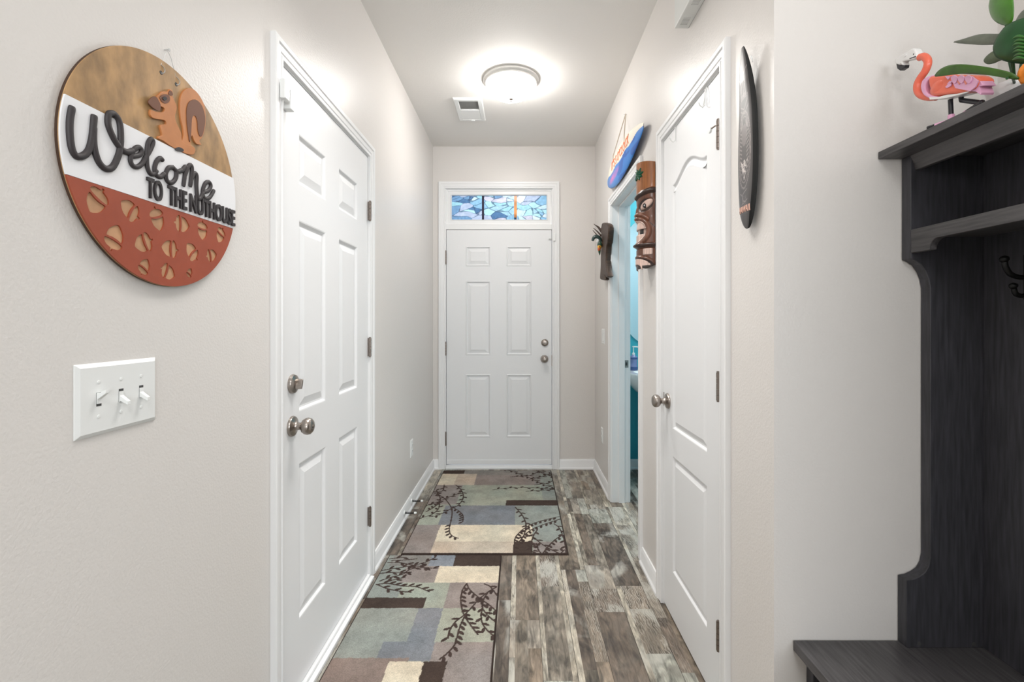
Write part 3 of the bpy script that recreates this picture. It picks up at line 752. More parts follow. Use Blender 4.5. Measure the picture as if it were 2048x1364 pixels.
B2 = [('ggrey', (300, 0, 1000, 335)), ('grey', (800, 0, 1430, 165)), ('blue', (1180, 0, 1430, 165)), ('mauve', (900, 165, 1235, 335)), ('dark', (1418, 0, 2000, 165)), ('cream', (1235, 165, 2000, 335)),
      ('green', (780, 335, 1345, 600)), ('ggrey', (300, 335, 800, 490)), ('mauve', (1345, 335, 2000, 605)), ('dark', (300, 490, 1065, 600)),
      ('ggrey', (200, 600, 1020, 1120)), ('slate', (1020, 600, 1290, 1145)), ('slate', (655, 945, 1200, 1145)), ('green', (1270, 600, 2000, 955)), ('mauve', (1190, 950, 2000, 1150)),
      ('brown', (-600, 1115, 725, 1700)), ('cream', (715, 1150, 1080, 1420)), ('dark', (1075, 1150, 1310, 1420)), ('mauve', (1310, 1150, 2000, 1700)), ('green', (600, 1420, 1310, 2400)), ('slate', (-900, 1700, 700, 2400))]
V2 = [([(1515, 345), (1470, 420), (1455, 520), (1470, 620), (1500, 690), (1560, 780), (1630, 870)], 2), ([(1515, 345), (1550, 410), (1640, 490), (1740, 560), (1810, 620)], 3),
      ([(1820, 385), (1740, 430), (1640, 510), (1560, 600), (1490, 670), (1400, 740), (1340, 830), (1320, 910)], 1), ([(1490, 690), (1450, 780), (1420, 880), (1390, 980), (1320, 1060), (1240, 1125)], 2),
      ([(1740, 430), (1690, 510), (1680, 600), (1740, 680), (1810, 740)], 1), ([(1680, 600), (1665, 680), (1680, 760), (1730, 830), (1790, 880)], 1), ([(1700, 350), (1760, 380), (1830, 470)], 1),
      ([(580, 355), (700, 345), (850, 370), (1000, 380), (1130, 430)], 2), ([(600, 360), (700, 400), (830, 425), (940, 435)], 1), ([(640, 350), (750, 310), (880, 280)], 1),
      ([(620, 320), (700, 290), (850, 250), (930, 200), (1040, 180), (1210, 190)], 1), ([(640, 210), (760, 190), (900, 170), (1000, 150), (1100, 120), (1190, 75)], 1),
      ([(700, 130), (820, 130), (980, 160), (1080, 180)], 1), ([(720, 90), (860, 75)], 1), ([(620, 240), (750, 230), (900, 230)], 1), ([(740, 110), (900, 100), (1000, 90)], 0)]
make_rug('rug', -0.698, -0.097, 1.15, 2.520, .0028, t2, B2, V2, 'ggrey', 'smaller patchwork rug with vines running alongside the deadbolted side door', 33, 0.92)

# ------------------------------------------------------------------ round welcome sign
SC = (.976, 1.554); SR = .2305
t = thing('welcome_sign', (XL, SC[0], SC[1]), 'left', 'round wooden welcome sign with squirrel, white lettered band and rust acorn cut-outs', 'sign')
M['stain'] = mat('stained_plywood', (.37, .22, .095), .45, var=.38, vscale=20, bump=.1, bscale=90, stretch=(1.6, .8, 1))
M['acorn_wood'] = mat('raw_plywood', (.50, .28, .15), .6, var=.2, vscale=20)
M['white_paint'] = mat('white_sign_paint', (.82, .82, .84), .5)
M['rust'] = mat('rust_paint', (.33, .065, .028), .5, var=.06, vscale=30)
M['charcoal'] = mat('charcoal_paint', (.032, .026, .028), .55)
M['sq_orange'] = mat('orange_brown_wood', (.50, .195, .065), .5, var=.1, vscale=30)
M['sq_brown'] = mat('dark_brown_wood', (.16, .06, .03), .55)
def sg(a, b, X=-.7225):
    Y, z = LW(100+a/2.624, 80+b/2.624, X); return (Y-SC[0], z-SC[1])
m = MB(); m.lathe([(.001, .004), (SR-.001, .004), (SR, .005), (SR, .010), (SR-.001, .0108), (.001, .0108)], 160); rb = m.build('round_board', M['stain'], t, smooth=35)
rb.data.materials.append(mat('scorched_edge', (.055, .025, .012), .7))
for p_ in rb.data.polygons:
    if abs(p_.normal.z) < .5: p_.material_index = 1
def seg(v0, v1, R=SR-.0008):
    P = []
    if v0 <= -R+1e-3:                       # bottom segment
        a = math.asin(v1/R); return circle((0, 0), R, 90, -PI-a, a)[0:]+[(R*math.cos(a), v1)]
    a0, a1 = math.asin(v0/R), math.asin(v1/R)
    return circle((0, 0), R, 20, a0, a1)+[(R*math.cos(a1), v1)]+circle((0, 0), R, 20, PI-a1, PI-a0)+[(-R*math.cos(a0), v0)]
VB = sg(100, 718)[1]*.5+sg(968, 980)[1]*.5; VT = sg(105, 305)[1]*.5+sg(963, 712)[1]*.5
plate('white_band', [seg(VB, VT)], .003, M['white_paint'], t, .0108, smooth=30)
def acorn(c, ang, s):
    body = [(-.026, -.002), (-.026, .012), (-.021, .024), (-.011, .034), (0, .041), (.011, .034), (.021, .024), (.026, .012), (.026, -.002), (.010, .001), (-.010, .001)]
    cap = [(-.029, -.009), (-.028, -.018), (-.018, -.026), (-.004, -.029), (-.003, -.036), (.004, -.036), (.004, -.029), (.018, -.026), (.028, -.018), (.029, -.009), (.011, -.0055), (-.011, -.0055)]
    ca, sa = math.cos(ang-PI/2), math.sin(ang-PI/2)
    f = lambda P: [(c[0]+s*(a*ca-(b-.003)*sa), c[1]+s*(a*sa+(b-.003)*ca)) for a, b in smooth_loop(P, 2)]
    return [f(body), f(cap)]
holes = []
for (a, b, an, s) in ((258, 843, 240, .68), (432, 893, 150, .62), (575, 940, 290, .62), (703, 967, 0, .60), (810, 1000, 270, .58), (904, 1024, 245, .54), (352, 1037, 70, .66), (503, 1065, 205, .62),
                      (640, 1095, 180, .62), (755, 1112, 135, .60), (857, 1130, 15, .50), (507, 1190, 60, .46), (630, 1218, -20, .54), (742, 1222, 60, .30)):
    holes += acorn(sg(a, b), math.radians(an), s)
plate('acorn_backing', [seg(-SR, VB-.0006, SR-.002)], .0006, M['acorn_wood'], t, .0106)
plate('rust_panel', [seg(-SR, VB-.0006)]+holes, .003, M['rust'], t, .0108, smooth=30)
# squirrel
sq = plate('squirrel', [[sg(*p) for p in smooth_loop([(580, 285), (600, 270), (625, 272), (637, 258), (650, 270), (650, 295), (660, 320), (672, 350), (668, 375), (662, 400), (668, 430), (682, 460), (695, 490), (700, 530), (722, 548), (750, 555), (768, 572), (760, 600), (732, 600), (700, 588), (660, 568), (630, 550), (600, 528), (576, 518), (578, 505), (595, 500), (590, 475), (586, 447), (615, 442), (612, 425), (590, 418), (565, 414), (545, 408), (533, 390), (536, 365), (552, 372), (575, 378), (600, 378), (608, 360), (585, 345), (568, 325), (566, 300)], 3)]], .0045, M['sq_orange'], t, .0108, .0006)
tl = plate('squirrel_tail', [[sg(*p) for p in smooth_loop([(700, 545), (708, 500), (705, 460), (695, 420), (690, 370), (690, 320), (698, 285), (715, 262), (740, 252), (765, 262), (790, 290), (812, 330), (822, 370), (824, 430), (816, 480), (803, 515), (790, 530), (802, 550), (780, 547), (765, 530), (752, 500), (745, 545), (765, 590), (735, 590)], 3)]], .0040, M['sq_orange'], t, .0108, .0006)
plate('tail_inlay', [[sg(*p) for p in smooth_loop([(722, 360), (735, 325), (765, 312), (795, 335), (812, 375), (818, 420), (812, 470), (800, 505), (788, 500), (780, 470), (778, 430), (768, 400), (755, 398), (748, 420), (745, 480), (738, 535), (728, 480), (722, 420)], 3)]], .0015, M['sq_brown'], tl, .0146)
plate('eye_patch', [[sg(*p) for p in smooth_loop([(580, 300), (600, 285), (628, 290), (632, 318), (612, 333), (590, 322)], 3)]], .0012, M['sq_brown'], sq, .0151)
plate('eye', [[sg(*p) for p in smooth_loop([(592, 305), (605, 296), (616, 308), (604, 318)], 3)]], .0012, M['charcoal'], sq, .0162)
plate('ear', [[sg(*p) for p in smooth_loop([(626, 285), (633, 264), (646, 275), (646, 292)], 3)]], .0012, M['sq_brown'], sq, .0151)
plate('held_acorn', [[sg(*p) for p in smooth_loop([(517, 322), (540, 298), (560, 300), (582, 340), (578, 372), (548, 360), (526, 340)], 3)]], .002, M['sq_brown'], sq, .0151)
plate('foot', [[sg(*p) for p in smooth_loop([(660, 572), (680, 562), (704, 574), (700, 586), (672, 582)], 3)]], .0012, M['charcoal'], sq, .0151)
# script word
strokes = {'letter_w': [[(130, 350), (118, 420), (118, 500), (128, 570), (150, 608), (185, 608), (215, 580), (232, 520), (240, 450), (245, 395)], [(241, 450), (240, 520), (247, 580), (268, 640), (303, 675), (338, 668), (365, 620), (380, 560), (382, 490), (375, 430), (355, 395), (335, 385), (318, 395), (316, 440), (333, 490), (360, 540), (395, 580), (425, 588), (447, 580)]],
           'letter_e': [[(440, 612), (480, 603), (492, 582), (480, 563), (458, 570), (438, 600), (434, 635), (447, 660), (472, 665), (497, 645), (515, 610)]],
           'letter_l': [[(510, 620), (538, 575), (552, 535), (541, 520), (525, 545), (519, 600), (521, 660), (535, 698), (555, 703), (572, 684)]],
           'letter_c': [[(604, 634), (590, 620), (570, 638), (560, 675), (568, 708), (590, 718), (612, 700)]],
           'letter_o': [[(655, 668), (632, 672), (618, 705), (626, 740), (650, 748), (670, 725), (672, 690), (655, 668), (680, 690), (704, 682)]],
           'letter_m': [[(700, 690), (722, 664), (719, 700), (710, 768)], [(716, 715), (735, 664), (750, 658), (754, 690), (745, 770)], [(748, 735), (766, 700), (778, 712), (777, 770), (784, 832), (800, 826), (812, 798)]],
           'letter_e_last': [[(812, 800), (840, 790), (853, 765), (843, 745), (825, 752), (812, 785), (812, 815), (825, 832), (848, 825), (870, 788)]]}
for nm, SS in strokes.items():
    m = MB()
    for k, st in enumerate(SS):
        r0 = .0058 if nm == 'letter_w' else .0047
        P = [(*sg(a, b, -.720), .0165+.0004*k) for a, b in smooth_line(st, 7)]
        m.tube(P, [r0*(.85 if (i == 0 or i == len(P)-1) else 1) for i in range(len(P))], 10)
    m.v = [(a, b, .0138+(c-.0138)*.75) for a, b, c in m.v]
    m.build(nm, M['charcoal'], t, smooth=60)
uu = lambda a: sg(a, 850)[0]
bz = sg(965, 965)[1]; tz = sg(965, 890)[1]; b0 = sg(540, 845)[1]; t0 = sg(540, 735)[1]
for s, a0, a1 in (('TO', 513, 592), ('THE', 624, 720), ('NUTHOUSE', 738, 972)):
    text('words_'+s.lower(), s, uu(a0), uu(a1), (b0+bz)/2-.001, (t0+tz)/2+.001, .0045, M['charcoal'], t, .0138, .018 if s != 'NUTHOUSE' else .022)
# hanging rings and line
h1, h2, nl = sg(598, 160), sg(677, 222), sg(612, 52, -.735)
for h in (h1, h2):
    m = MB(); m.tube([(h[0]+.0085*math.cos(a), h[1]+.004+.0085*math.sin(a), .010+.003*math.cos(a)) for a in np.linspace(0, 2*PI, 20)], .0009, 6, cap=False); m.build('split_ring', M['clear_wire'], t, smooth=60)
    m = MB(); m.lathe([(.001, .0106), (.004, .0106), (.004, .0112), (.001, .0112)], 16, (h[0]+.001, h[1]-.004, 0)); m.build('hole', M['slot'], t)
m = MB(); m.tube([(h1[0], h1[1]+.011, .011), (nl[0]-.006, nl[1]-.01, .008), (nl[0], nl[1], .006), (nl[0]+.008, nl[1]-.012, .008), (h2[0], h2[1]+.011, .011)], .0005, 6); m.build('hanging_line', M['clear_wire'], t)
m = MB(); m.tube([(nl[0], nl[1], 0), (nl[0], nl[1]+.001, .010)], .0014, 8).tube([(nl[0], nl[1], .010), (nl[0], nl[1], .0112)], .003, 10)
nail = thing('wall_nail', (XL, SC[0], SC[1]), 'left', 'small nail the round welcome sign hangs from', 'nail'); m.build('shank', M['clear_wire'], nail)

# ------------------------------------------------------------------ black surfboard
def board(name, parent, hw, L, w0, camber, m_paint, paint, nx=90, ny=420, axis='v', back=None):
    """long board; hw(t) half width, t along the length 0..1"""
    tt = (1-np.cos(np.linspace(0, PI, ny)))/2; ss = np.sin(np.linspace(-PI/2, PI/2, nx))
    Tt, Ss = np.meshgrid(tt, ss, indexing='ij')
    HW = hw(Tt); A = Ss*HW; B = Tt*L
    Wf = w0(Tt)+camber*np.sqrt(np.clip(1-Ss**4, 0, 1))*np.clip(HW/HW.max()*1.6, 0, 1)
    Wb = w0(Tt)-0.30*camber*np.sqrt(np.clip(1-Ss**4, 0, 1))*np.clip(HW/HW.max()*1.6, 0, 1)
    col = paint(A, B, Ss, Tt)
    if axis == 'v': Pf, Pb = np.stack([A, B, Wf], -1), np.stack([A[:, ::-1], B, Wb[:, ::-1]], -1)
    else: Pf, Pb = np.stack([B, -A, Wf], -1), np.stack([B, -A[:, ::-1], Wb[:, ::-1]], -1)
    colb = np.zeros_like(col); colb[:] = back if back is not None else col[:, ::-1]
    me = grid_mesh(name, np.concatenate([Pf, Pb[:, 1:]], 1), np.concatenate([col, colb[:, 1:]], 1))
    bm = bmesh.new(); bm.from_mesh(me); bmesh.ops.remove_doubles(bm, verts=bm.verts, dist=1e-5); bmesh.ops.recalc_face_normals(bm, faces=bm.faces); bm.to_mesh(me); bm.free(); me.shade_smooth()
    return link(name, me, m_paint, parent)
t = thing('mini_surfboard', (XR, 1.291, 1.506), 'right', 'glossy black mini surfboard with pale island artwork hung by the closet door', 'wall decoration')
M['gloss_black'] = mat('glossy_board_paint', (.02, .02, .02), .40, vcol='paint', coat=.6, spec=.6); M['gloss_black'].node_tree.nodes['Principled BSDF'].inputs['Coat Roughness'].default_value = .33
def surf_hw(t): return .054*np.clip(np.sin(PI*np.clip(t, 0, 1)**.80*.985+.02), 0, 1)**.58*(1-.12*t)+.0006
LS = .494
def surf_paint(A, B, Ss, Tt):
    C = np.zeros(A.shape+(3,)); C[:] = (.016, .015, .016)
    pale = np.array([.26, .22, .21]); a, b = A, B
    C[(np.abs(Ss) < .80)] = (.045, .038, .038)
    def ln(P, w=.0011, col=pale): C[seg_dist(a, b, P) < w] = col
    ln([(-.024, .415), (-.010, .402), (.022, .438), (.030, .446)])
    for x in (-.010, 0, .010): ln([(x, .400+abs(x)*.3), (x, .360)])
    for k in range(4): ln([(-.014, .352+k*.004), (.014, .356+k*.004)], .0009)
    ln([(-.018, .350), (-.018, .335), (.0, .325), (.018, .345), (.020, .362)]); ln([(-.020, .325), (.002, .312), (.022, .33)])
    for r_, w_ in ((1.0, .0011), (.86, .0009)):
        e = [(.034*r_*math.cos(q), .215+.105*r_*math.sin(q)) for q in np.linspace(0, 2*PI, 60)]; ln(e, w_)
    for q in np.linspace(.25, PI-.25, 17):
        ln([(.030*math.cos(q)*1.0, .215+.096*math.sin(q)), (.033*math.cos(q), .215+.103*math.sin(q))], .0009)
    rs = random.Random(3)
    inside = ((a/.027)**2+((b-.215)/.085)**2) < 1
    pat = ell_mask(a, b, (0, .255), .016, .030, 0) < 1; C[pat & inside] = pale*.55
    for s in (-1, 1):
        for k in range(11):
            y = .150+k*.011; C[(seg_dist(a, b, [(s*.014, y), (s*.024, y+.006)]) < .0014) & inside] = pale
        C[(ell_mask(a, b, (s*.015, .285), .006, .016, s*.3) < 1) & inside] = pale
    tri = in_poly(a, b, [(-.020, .185), (0, .130), (.020, .185), (.008, .178), (0, .190), (-.008, .178)]); C[tri] = (.62, .56, .53)
    for cx_, cy_ in ((-.001, .148), (.006, .162), (.011, .176)): C[ell_mask(a, b, (cx_, cy_), .0045, .0065, 0) < 1] = (.06, .05, .05)
    for k in range(4): C[ell_mask(a, b, (-.004, .168+k*.006), .006, .0016, .4) < 1] = (.10, .08, .08)
    for k in range(26):
        q = PI*1.12+k*PI*.76/25; ln([(.031*math.cos(q), .200+.088*math.sin(q)), (.034*math.cos(q), .200+.094*math.sin(q)+rs.uniform(-.002, .002))], .0009, pale*.8)
    ln([(-.020, .098), (-.010, .090), (.0, .098), (.016, .104)]); ln([(-.010, .090), (-.004, .075), (.010, .072)]); ln([(-.012, .066), (.002, .070), (.018, .076)])
    for s in (-1, 0, 1): ln([(s*.010, .088), (s*.010+.002, .064)], .0009, pale*.7)
    return C
sb = board('board', t, surf_hw, LS, SW0 := lambda q: .013+.016*np.clip((q-.6)/.4, 0, 1)**2+.002*np.clip((.3-q)/.3, 0, 1), .0125, M['gloss_black'], surf_paint, back=(.015, .015, .015))
sb.data.materials.append(mat('matte_black_rail', (.010, .010, .010), .65, spec=.3))
for p_ in sb.data.polygons:
    c_ = p_.center; h_ = surf_hw(c_.y/LS)
    if abs(c_.x) > h_*.80 or p_.normal.z < .05: p_.material_index = 1
tx = text('lettering', 'HAWAII', -.027, .029, .043, .061, .0012, mat('peach_lettering', (.80, .48, .38), .5), t, 0, 0)
co = np.zeros(len(tx.data.vertices)*3); tx.data.vertices.foreach_get('co', co); co = co.reshape(-1, 3)
tt_ = co[:, 1]/LS; hh = surf_hw(tt_); ss_ = np.clip(co[:, 0]/hh, -1, 1)
co[:, 2] = SW0(tt_)+.0125*np.sqrt(1-ss_**4)*np.clip(hh/.054*1.6, 0, 1)+np.where(co[:, 2] > .0005, .0011, -.001)
tx.data.vertices.foreach_set('co', co.ravel()); tx.data.update()
m = MB(); m.tube([(.030, .448, .018), (.034, .452, .024), (.037, .446, .024), (.035, .438, .020), (.031, .438, .018)], .0012, 8); m.build('leash_loop', M['plastic'], t, smooth=60)

# ------------------------------------------------------------------ surfboard shaped hanging sign
t = thing('surfboard_sign', (XR, 3.270, 2.215), 'right', 'blue and cream surfboard-shaped sign hung by a cord above the bathroom doorway', 'sign')
LB = .95
M['sign_paint'] = mat('painted_sign', (.5, .5, .5), .4, vcol='paint')
def hs_hw(t): return .100*np.clip(np.sin(PI*np.clip(t, 0, 1)**.82), 0, 1)**.75*(1-.05*t)+.012
def hs_paint(A, B, Ss, Tt):
    b = -A; C = np.zeros(A.shape+(3,)); C[:] = srgb(236, 228, 212)
    sea = b < .004+.006*np.sin(B*24)
    sky = srgb(38, 120, 200); deep = srgb(20, 90, 175); lt = srgb(96, 150, 215)
    n1 = vnoise(B*1.0, b*4, 9, 5)
    c = np.where((n1 > .5)[..., None], sky, deep); k = np.clip(1-B/.5, 0, 1)[..., None]; c = c*(1-k)+lt*k
    C = np.where(sea[..., None], c, C)
    pk = np.clip(1-ell_mask(B, b, (.27, -.038), .17, .030, .05), 0, 1)[..., None]*np.clip(.35+vnoise(B, b*3, 18, 6), 0, 1)[..., None]
    C = np.where(sea[..., None], C*(1-pk)+srgb(225, 110, 180)*pk, C)
    C[(np.abs(B-.075+.15*b) < .006) & sea] = srgb(40, 70, 130)
    for s in range(7):
        an = .5+s*.42; C[seg_dist(B, b, [(.085, .052), (.085+.035*math.cos(an), .052+.032*math.sin(an))]) < .005] = srgb(70, 120, 80)
    C[seg_dist(B, b, [(.085, .052), (.082, .01)]) < .003] = srgb(110, 90, 60)
    return C
# profile along local u (reading direction), height along v
board('board', t, hs_hw, LB, lambda q: .030+0*q, .012, M['sign_paint'], hs_paint, axis='u', nx=60, ny=300, back=srgb(20, 60, 120))
text('lettering', "IT'S 5 O'CLOCK", .20, .68, .016, .072, .002, mat('coral_lettering', (.80, .25, .12), .5), t, .0415, .012)
ap = RW(1249, 228, .625); a1_, a2_ = (.24, .100), (.56, .098)
m = MB(); m.tube([(a1_[0], a1_[1]-.03, .040), (a1_[0], a1_[1], .041), (3.270-ap[0], ap[1]-2.215, .006), (a2_[0], a2_[1], .041), (a2_[0], a2_[1]-.03, .040)], .003, 8); m.build('hanging_cord', M['rope'], t, smooth=50)
m = MB(); m.tube([(3.270-ap[0], ap[1]-2.215-.004, 0), (3.270-ap[0], ap[1]-2.215-.004, .016)], .002, 8); m.build('nail', M['clear_wire'], t)

# ------------------------------------------------------------------ tiki mask
t = thing('tiki_mask', (XR, 2.291, 1.503), 'right', 'tall carved brown wooden tiki mask hung between bathroom and closet doorways', 'mask')
RT, HT = .066, .512                      # a half log, carved; A is the distance round the log
nx, ny = 220, 520
TH, V = np.meshgrid(np.linspace(-PI/2, PI/2, nx), np.linspace(0, HT, ny)); A = TH*RT; aa = np.abs(A); v = V/HT
wood = srgb(150, 92, 48); brn = srgb(98, 60, 42); dk = srgb(46, 28, 22); tooth = srgb(206, 178, 166)
C = np.zeros((ny, nx, 3)); C[:] = brn; C[v > .70] = wood
gr = .75+.5*vnoise(A*14, V, 14, 3); D_ = np.zeros_like(A)
def sm(x): x = np.clip(x, 0, 1); return x*x*(3-2*x)
bc = .652+.05*np.clip(aa/.085, 0, 1)**.8                 # heavy brow rising outwards
bm_ = sm(1-np.abs(v-bc-.02)/.030); D_ += .010*bm_; C[bm_ > .15] = dk*1.2
ch = sm(1-np.abs(v-.50)/.16); D_ -= .006*ch
e0 = ell_mask(aa, V, (.056, .302), .044, .030, .35); C[e0 < 1.0] = dk; D_ -= .006*sm(1.4-e0)
e1 = ell_mask(aa, V, (.060, .306), .036, .014, .5); C[e1 < 1] = tooth; D_ += .006*sm((1.2-e1)*1.5)
C[ell_mask(aa, V, (.054, .300), .009, .010, 0) < 1] = srgb(24, 16, 14); C[ell_mask(aa, V, (.054, .301), .003, .003, 0) < 1] = (.8, .8, .8)
nz = sm(1-ell_mask(A, V, (0, .262), .030, .045, 0)); D_ += .010*nz
nr = sm(1-np.abs(V-(.262-2.2*np.clip(aa-.02, 0, 1)**1.5))/.010)*(aa < .075); D_ += .007*nr; C[nr > .3] = brn*1.3; C[np.abs(V-(.248-2.2*np.clip(aa-.02, 0, 1)**1.5)) < .003] = dk
mo = ell_mask(A, V, (0, .180), .072, .060, 0); lip = sm(1-np.abs(mo-1.15)*2.4); D_ += .008*lip; C[lip > .2] = brn*1.15
ins = mo < .85; D_ -= .006*sm((.9-mo)*4); C[ins] = dk
tu = (V > .192) & (mo < .82) & (np.mod(A+.012, .024) > .002); tl_ = (V < .163) & (mo < .82) & (np.mod(A+.012, .024) > .002)
for q in (tu, tl_): C[q] = tooth; D_[q] += .006
op = (V >= .163) & (V <= .192) & (mo < .8); C[op & (np.abs(aa-.034) < .013)] = srgb(14, 10, 10); C[op & (np.abs(aa-.034) >= .013)] = tooth*.8; D_[op] -= .002
D_ += .009*sm(1-np.abs(v-.222)/.020); C[np.abs(v-.215) < .016] = dk*1.4
D_ -= .008*sm(1-np.abs(v-.190)/.010); C[np.abs(v-.190) < .006] = srgb(28, 18, 14)
C[(v < .18)] = brn*.9
t3 = (np.abs(V-.080) < .012) & (aa > .050) & (aa < .092) & (np.mod(aa, .010) > .0015); C[t3] = tooth; D_[t3] += .003
ar = ell_mask(A, V, (.0, .004), .088, .046, 0); C[np.abs(ar-1.15) < .22] = dk; D_ += .006*sm(1-np.abs(ar-1.45)*2.5)
t4 = (ar < .93) & (ar > .22) & (np.mod(aa+.008, .020) > .002); C[ar < .93] = srgb(40, 26, 22); C[t4] = tooth; D_[t4] += .004
D_[0] = D_[-1] = 0; C[-1] = dk
C = C*gr[..., None]
Rr = RT+D_*np.clip((PI/2-np.abs(TH))/.12, 0, 1)
V2 = V-.010*(np.abs(TH)/(PI/2))**2*(v > .9)*(v-.9)*10
M['tiki'] = mat('lacquered_wood', (.2, .1, .05), .3, vcol='paint', coat=.25)
mask = ~((v < .028) & (aa > .045))
mk_ = link('carved_face', grid_mesh('carved_face', np.stack([Rr*np.sin(TH), V2, Rr*np.cos(TH)+.002], -1), C, mask), M['tiki'], t)
md = mk_.modifiers.new('thick', 'SOLIDIFY'); md.thickness = .004; md.offset = 1
bk = MB(); lg_ = [(RT*.93*math.sin(q), RT*.93*math.cos(q)) for q in np.linspace(-PI/2, PI/2, 24)]
bk.prism(lg_, .016, HT-.012, lambda a, b, d: (a, d, b+.001)); bk.build('log_core', mat('dark_stained_back', (.05, .025, .015), .6), t, smooth=40)
M['leafg'] = mat('green_painted_leaf', (.012, .10, .05), .25, coat=.3)
for an, L in ((95, .030), (130, .032), (165, .032), (55, .036), (15, .034), (-25, .030), (205, .028), (-62, .030), (240, .026)):
    a = math.radians(an); c = np.array([.014, .452]); d = np.array([math.cos(a)*1.15, math.sin(a)]); p = np.array([-d[1], d[0]]); pts = []; n_ = 8
    def on(q, e): th = q[0]/RT; return ((RT+e)*math.sin(th), q[1], (RT+e)*math.cos(th)+.002)
    vs = []; fs = []
    for i in range(n_+1):
        s_ = i/n_; q = c+d*L*s_; h_ = .0085*math.sin(PI*min(1, s_*.88+.10))**.8
        vs += [on(q-p*h_, .004), on(q, .010), on(q+p*h_, .004)]
    for i in range(n_): fs += [(i*3, i*3+1, i*3+4, i*3+3), (i*3+1, i*3+2, i*3+5, i*3+4)]
    lfm = MB(); lfm.add(vs, fs); lo = lfm.build('painted_leaf', M['leafg'], t, smooth=50); md = lo.modifiers.new('thick', 'SOLIDIFY'); md.thickness = .003
# ------------------------------------------------------------------ driftwood with bird
t = thing('driftwood_bird_carving', (XR, 3.42, 1.55), 'right', 'dark driftwood wall piece with a small green and yellow carved bird beyond the bathroom doorway', 'wall decoration')
t['label'] = 'dark driftwood wall piece with small green and yellow bird beyond the bathroom doorway'
def dw_(a, b, X=.600):
    Y, z = RW(1180+a/10.49, 440+b/10.49, X); return (3.42-Y, z-1.55)
M['drift'] = mat('dark_driftwood', (.045, .022, .011), .5, var=.5, vscale=30, stretch=(3, 3, .5), bump=.5, bscale=60)
P = [dw_(*p) for p in smooth_loop([(270, 62), (330, 65), (388, 100), (402, 170), (398, 300), (380, 480), (358, 560), (348, 850), (372, 1080), (400, 1175), (358, 1212), (318, 1165), (328, 1262), (250, 1255), (222, 1215), (236, 1000), (240, 700), (250, 560), (240, 400), (250, 330), (240, 260), (232, 200), (250, 140)], 3)]
wd_ = plate('driftwood', [P], .040, M['drift'], t, .004, .009, smooth=50)
m = MB()
for st in ([(245, 400), (215, 320), (175, 215)], [(240, 330), (215, 240), (190, 170)], [(245, 250), (225, 150), (200, 85)], [(250, 230), (245, 150), (240, 110)]):
    P = [(*dw_(*p), .040+.004*i) for i, p in enumerate(smooth_line(st, 5))]; m.tube(P, [.008*(1-.75*i/(len(P)-1)) for i in range(len(P))], 8)
m.build('twigs', M['drift'], t, smooth=60)
def py(a, b, Y=3.42):
    x, y = 1180+a/10.49, 440+b/10.49; X = (x-CX)*Y/F; return (3.42-Y, H+(CY-y)*Y/F-1.55, XR-X)
bird = MB(); rx = Matrix.Identity(3)
bird.ell(py(205, 520), (.016, .026, .018)); bo = bird.build('bird_body', mat('bird_green', (.025, .07, .045), .35), t, smooth=60)
m = MB(); m.ell(py(200, 560), (.017, .018, .016)); m.build('breast', mat('bird_yellow', (.80, .42, .05), .4), bo, smooth=60)
m = MB(); m.ell(py(192, 608), (.014, .018, .012)); m.build('belly', mat('bird_orange', (.60, .12, .03), .4), bo, smooth=60)
m = MB(); m.tube([py(195, 620), py(200, 680), py(205, 740)], [.011, .008, .002], 10); m.build('tail', mat('bird_dark_green', (.02, .07, .03), .4), bo, smooth=60)
m = MB(); P = [py(*p) for p in smooth_line([(235, 460), (215, 410), (175, 365), (120, 350), (75, 380), (50, 440)], 4)]; m.tube(P, [.008+.007*math.sin(PI*i/(len(P)-1)) for i in range(len(P))], 10); m.build('wing', mat('bird_teal_black', (.015, .04, .035), .25, coat=.4), bo, smooth=60)
m = MB(); m.ell(py(165, 430), (.008, .018, .012)).ell(py(150, 385), (.007, .006, .012)); m.build('white_feathers', M['plastic'], bo, smooth=60)
m = MB(); m.ell(py(197, 556, 3.402), (.004, .005, .005)); m.build('eye', mat('bird_eye', (.35, .10, .01), .3), bo, smooth=60)
m = MB(); P = [py(250, 490), py(300, 470), py(345, 400)]; m.tube(P, [.006, .008, .002], 8); m.build('second_wing', mat('olive_wing', (.20, .15, .09), .5), bo, smooth=60)
# ------------------------------------------------------------------ hall tree
t = thing('hall_tree', (.92, .68, 0), None, 'charcoal wood hall tree with bench, shelf, crown and coat hooks against the grey wall', 'hall tree')
O = Vector((.92, .68, 0))
def hb(name, m, mm_, par=None, bevel=.0015, smooth=None):
    m.v = [(a-O.x, b-O.y, c) for a, b, c in m.v]; return m.build(name, mm_, par or t, smooth, bevel)
YF, YN, XB = 1.185, .17, 1.135
m = MB(); m.box(.898, 1.148, YN-.03, YF, 1.658, 1.676); hb('crown', m, M['tree_h'])
m = MB(); m.prism([(.968, 1.622), (.980, 1.622), (.980, 1.658), (.955, 1.658), (.962, 1.640)], YN+.028, YF-.028, lambda a, b, d: (a, d, b)); hb('fascia', m, M['tree_h'])
prof = [(.957, 1.658), (.957, 1.405), (.968, 1.401), (.982, 1.391), (.994, 1.374), (1.001, 1.356), (1.005, 1.335), (1.005, .672), (1.001, .652), (.992, .636), (.978, .626), (.962, .619), (.947, .617), (.947, .452), (XB, .452), (XB, 1.658)]
for ya, yb in ((YF-.028, YF), (YN, YN+.028)):
    m = MB(); m.prism(prof, ya, yb, lambda a, b, d: (a, d, b)); hb('side_panel', m, M['tree'])
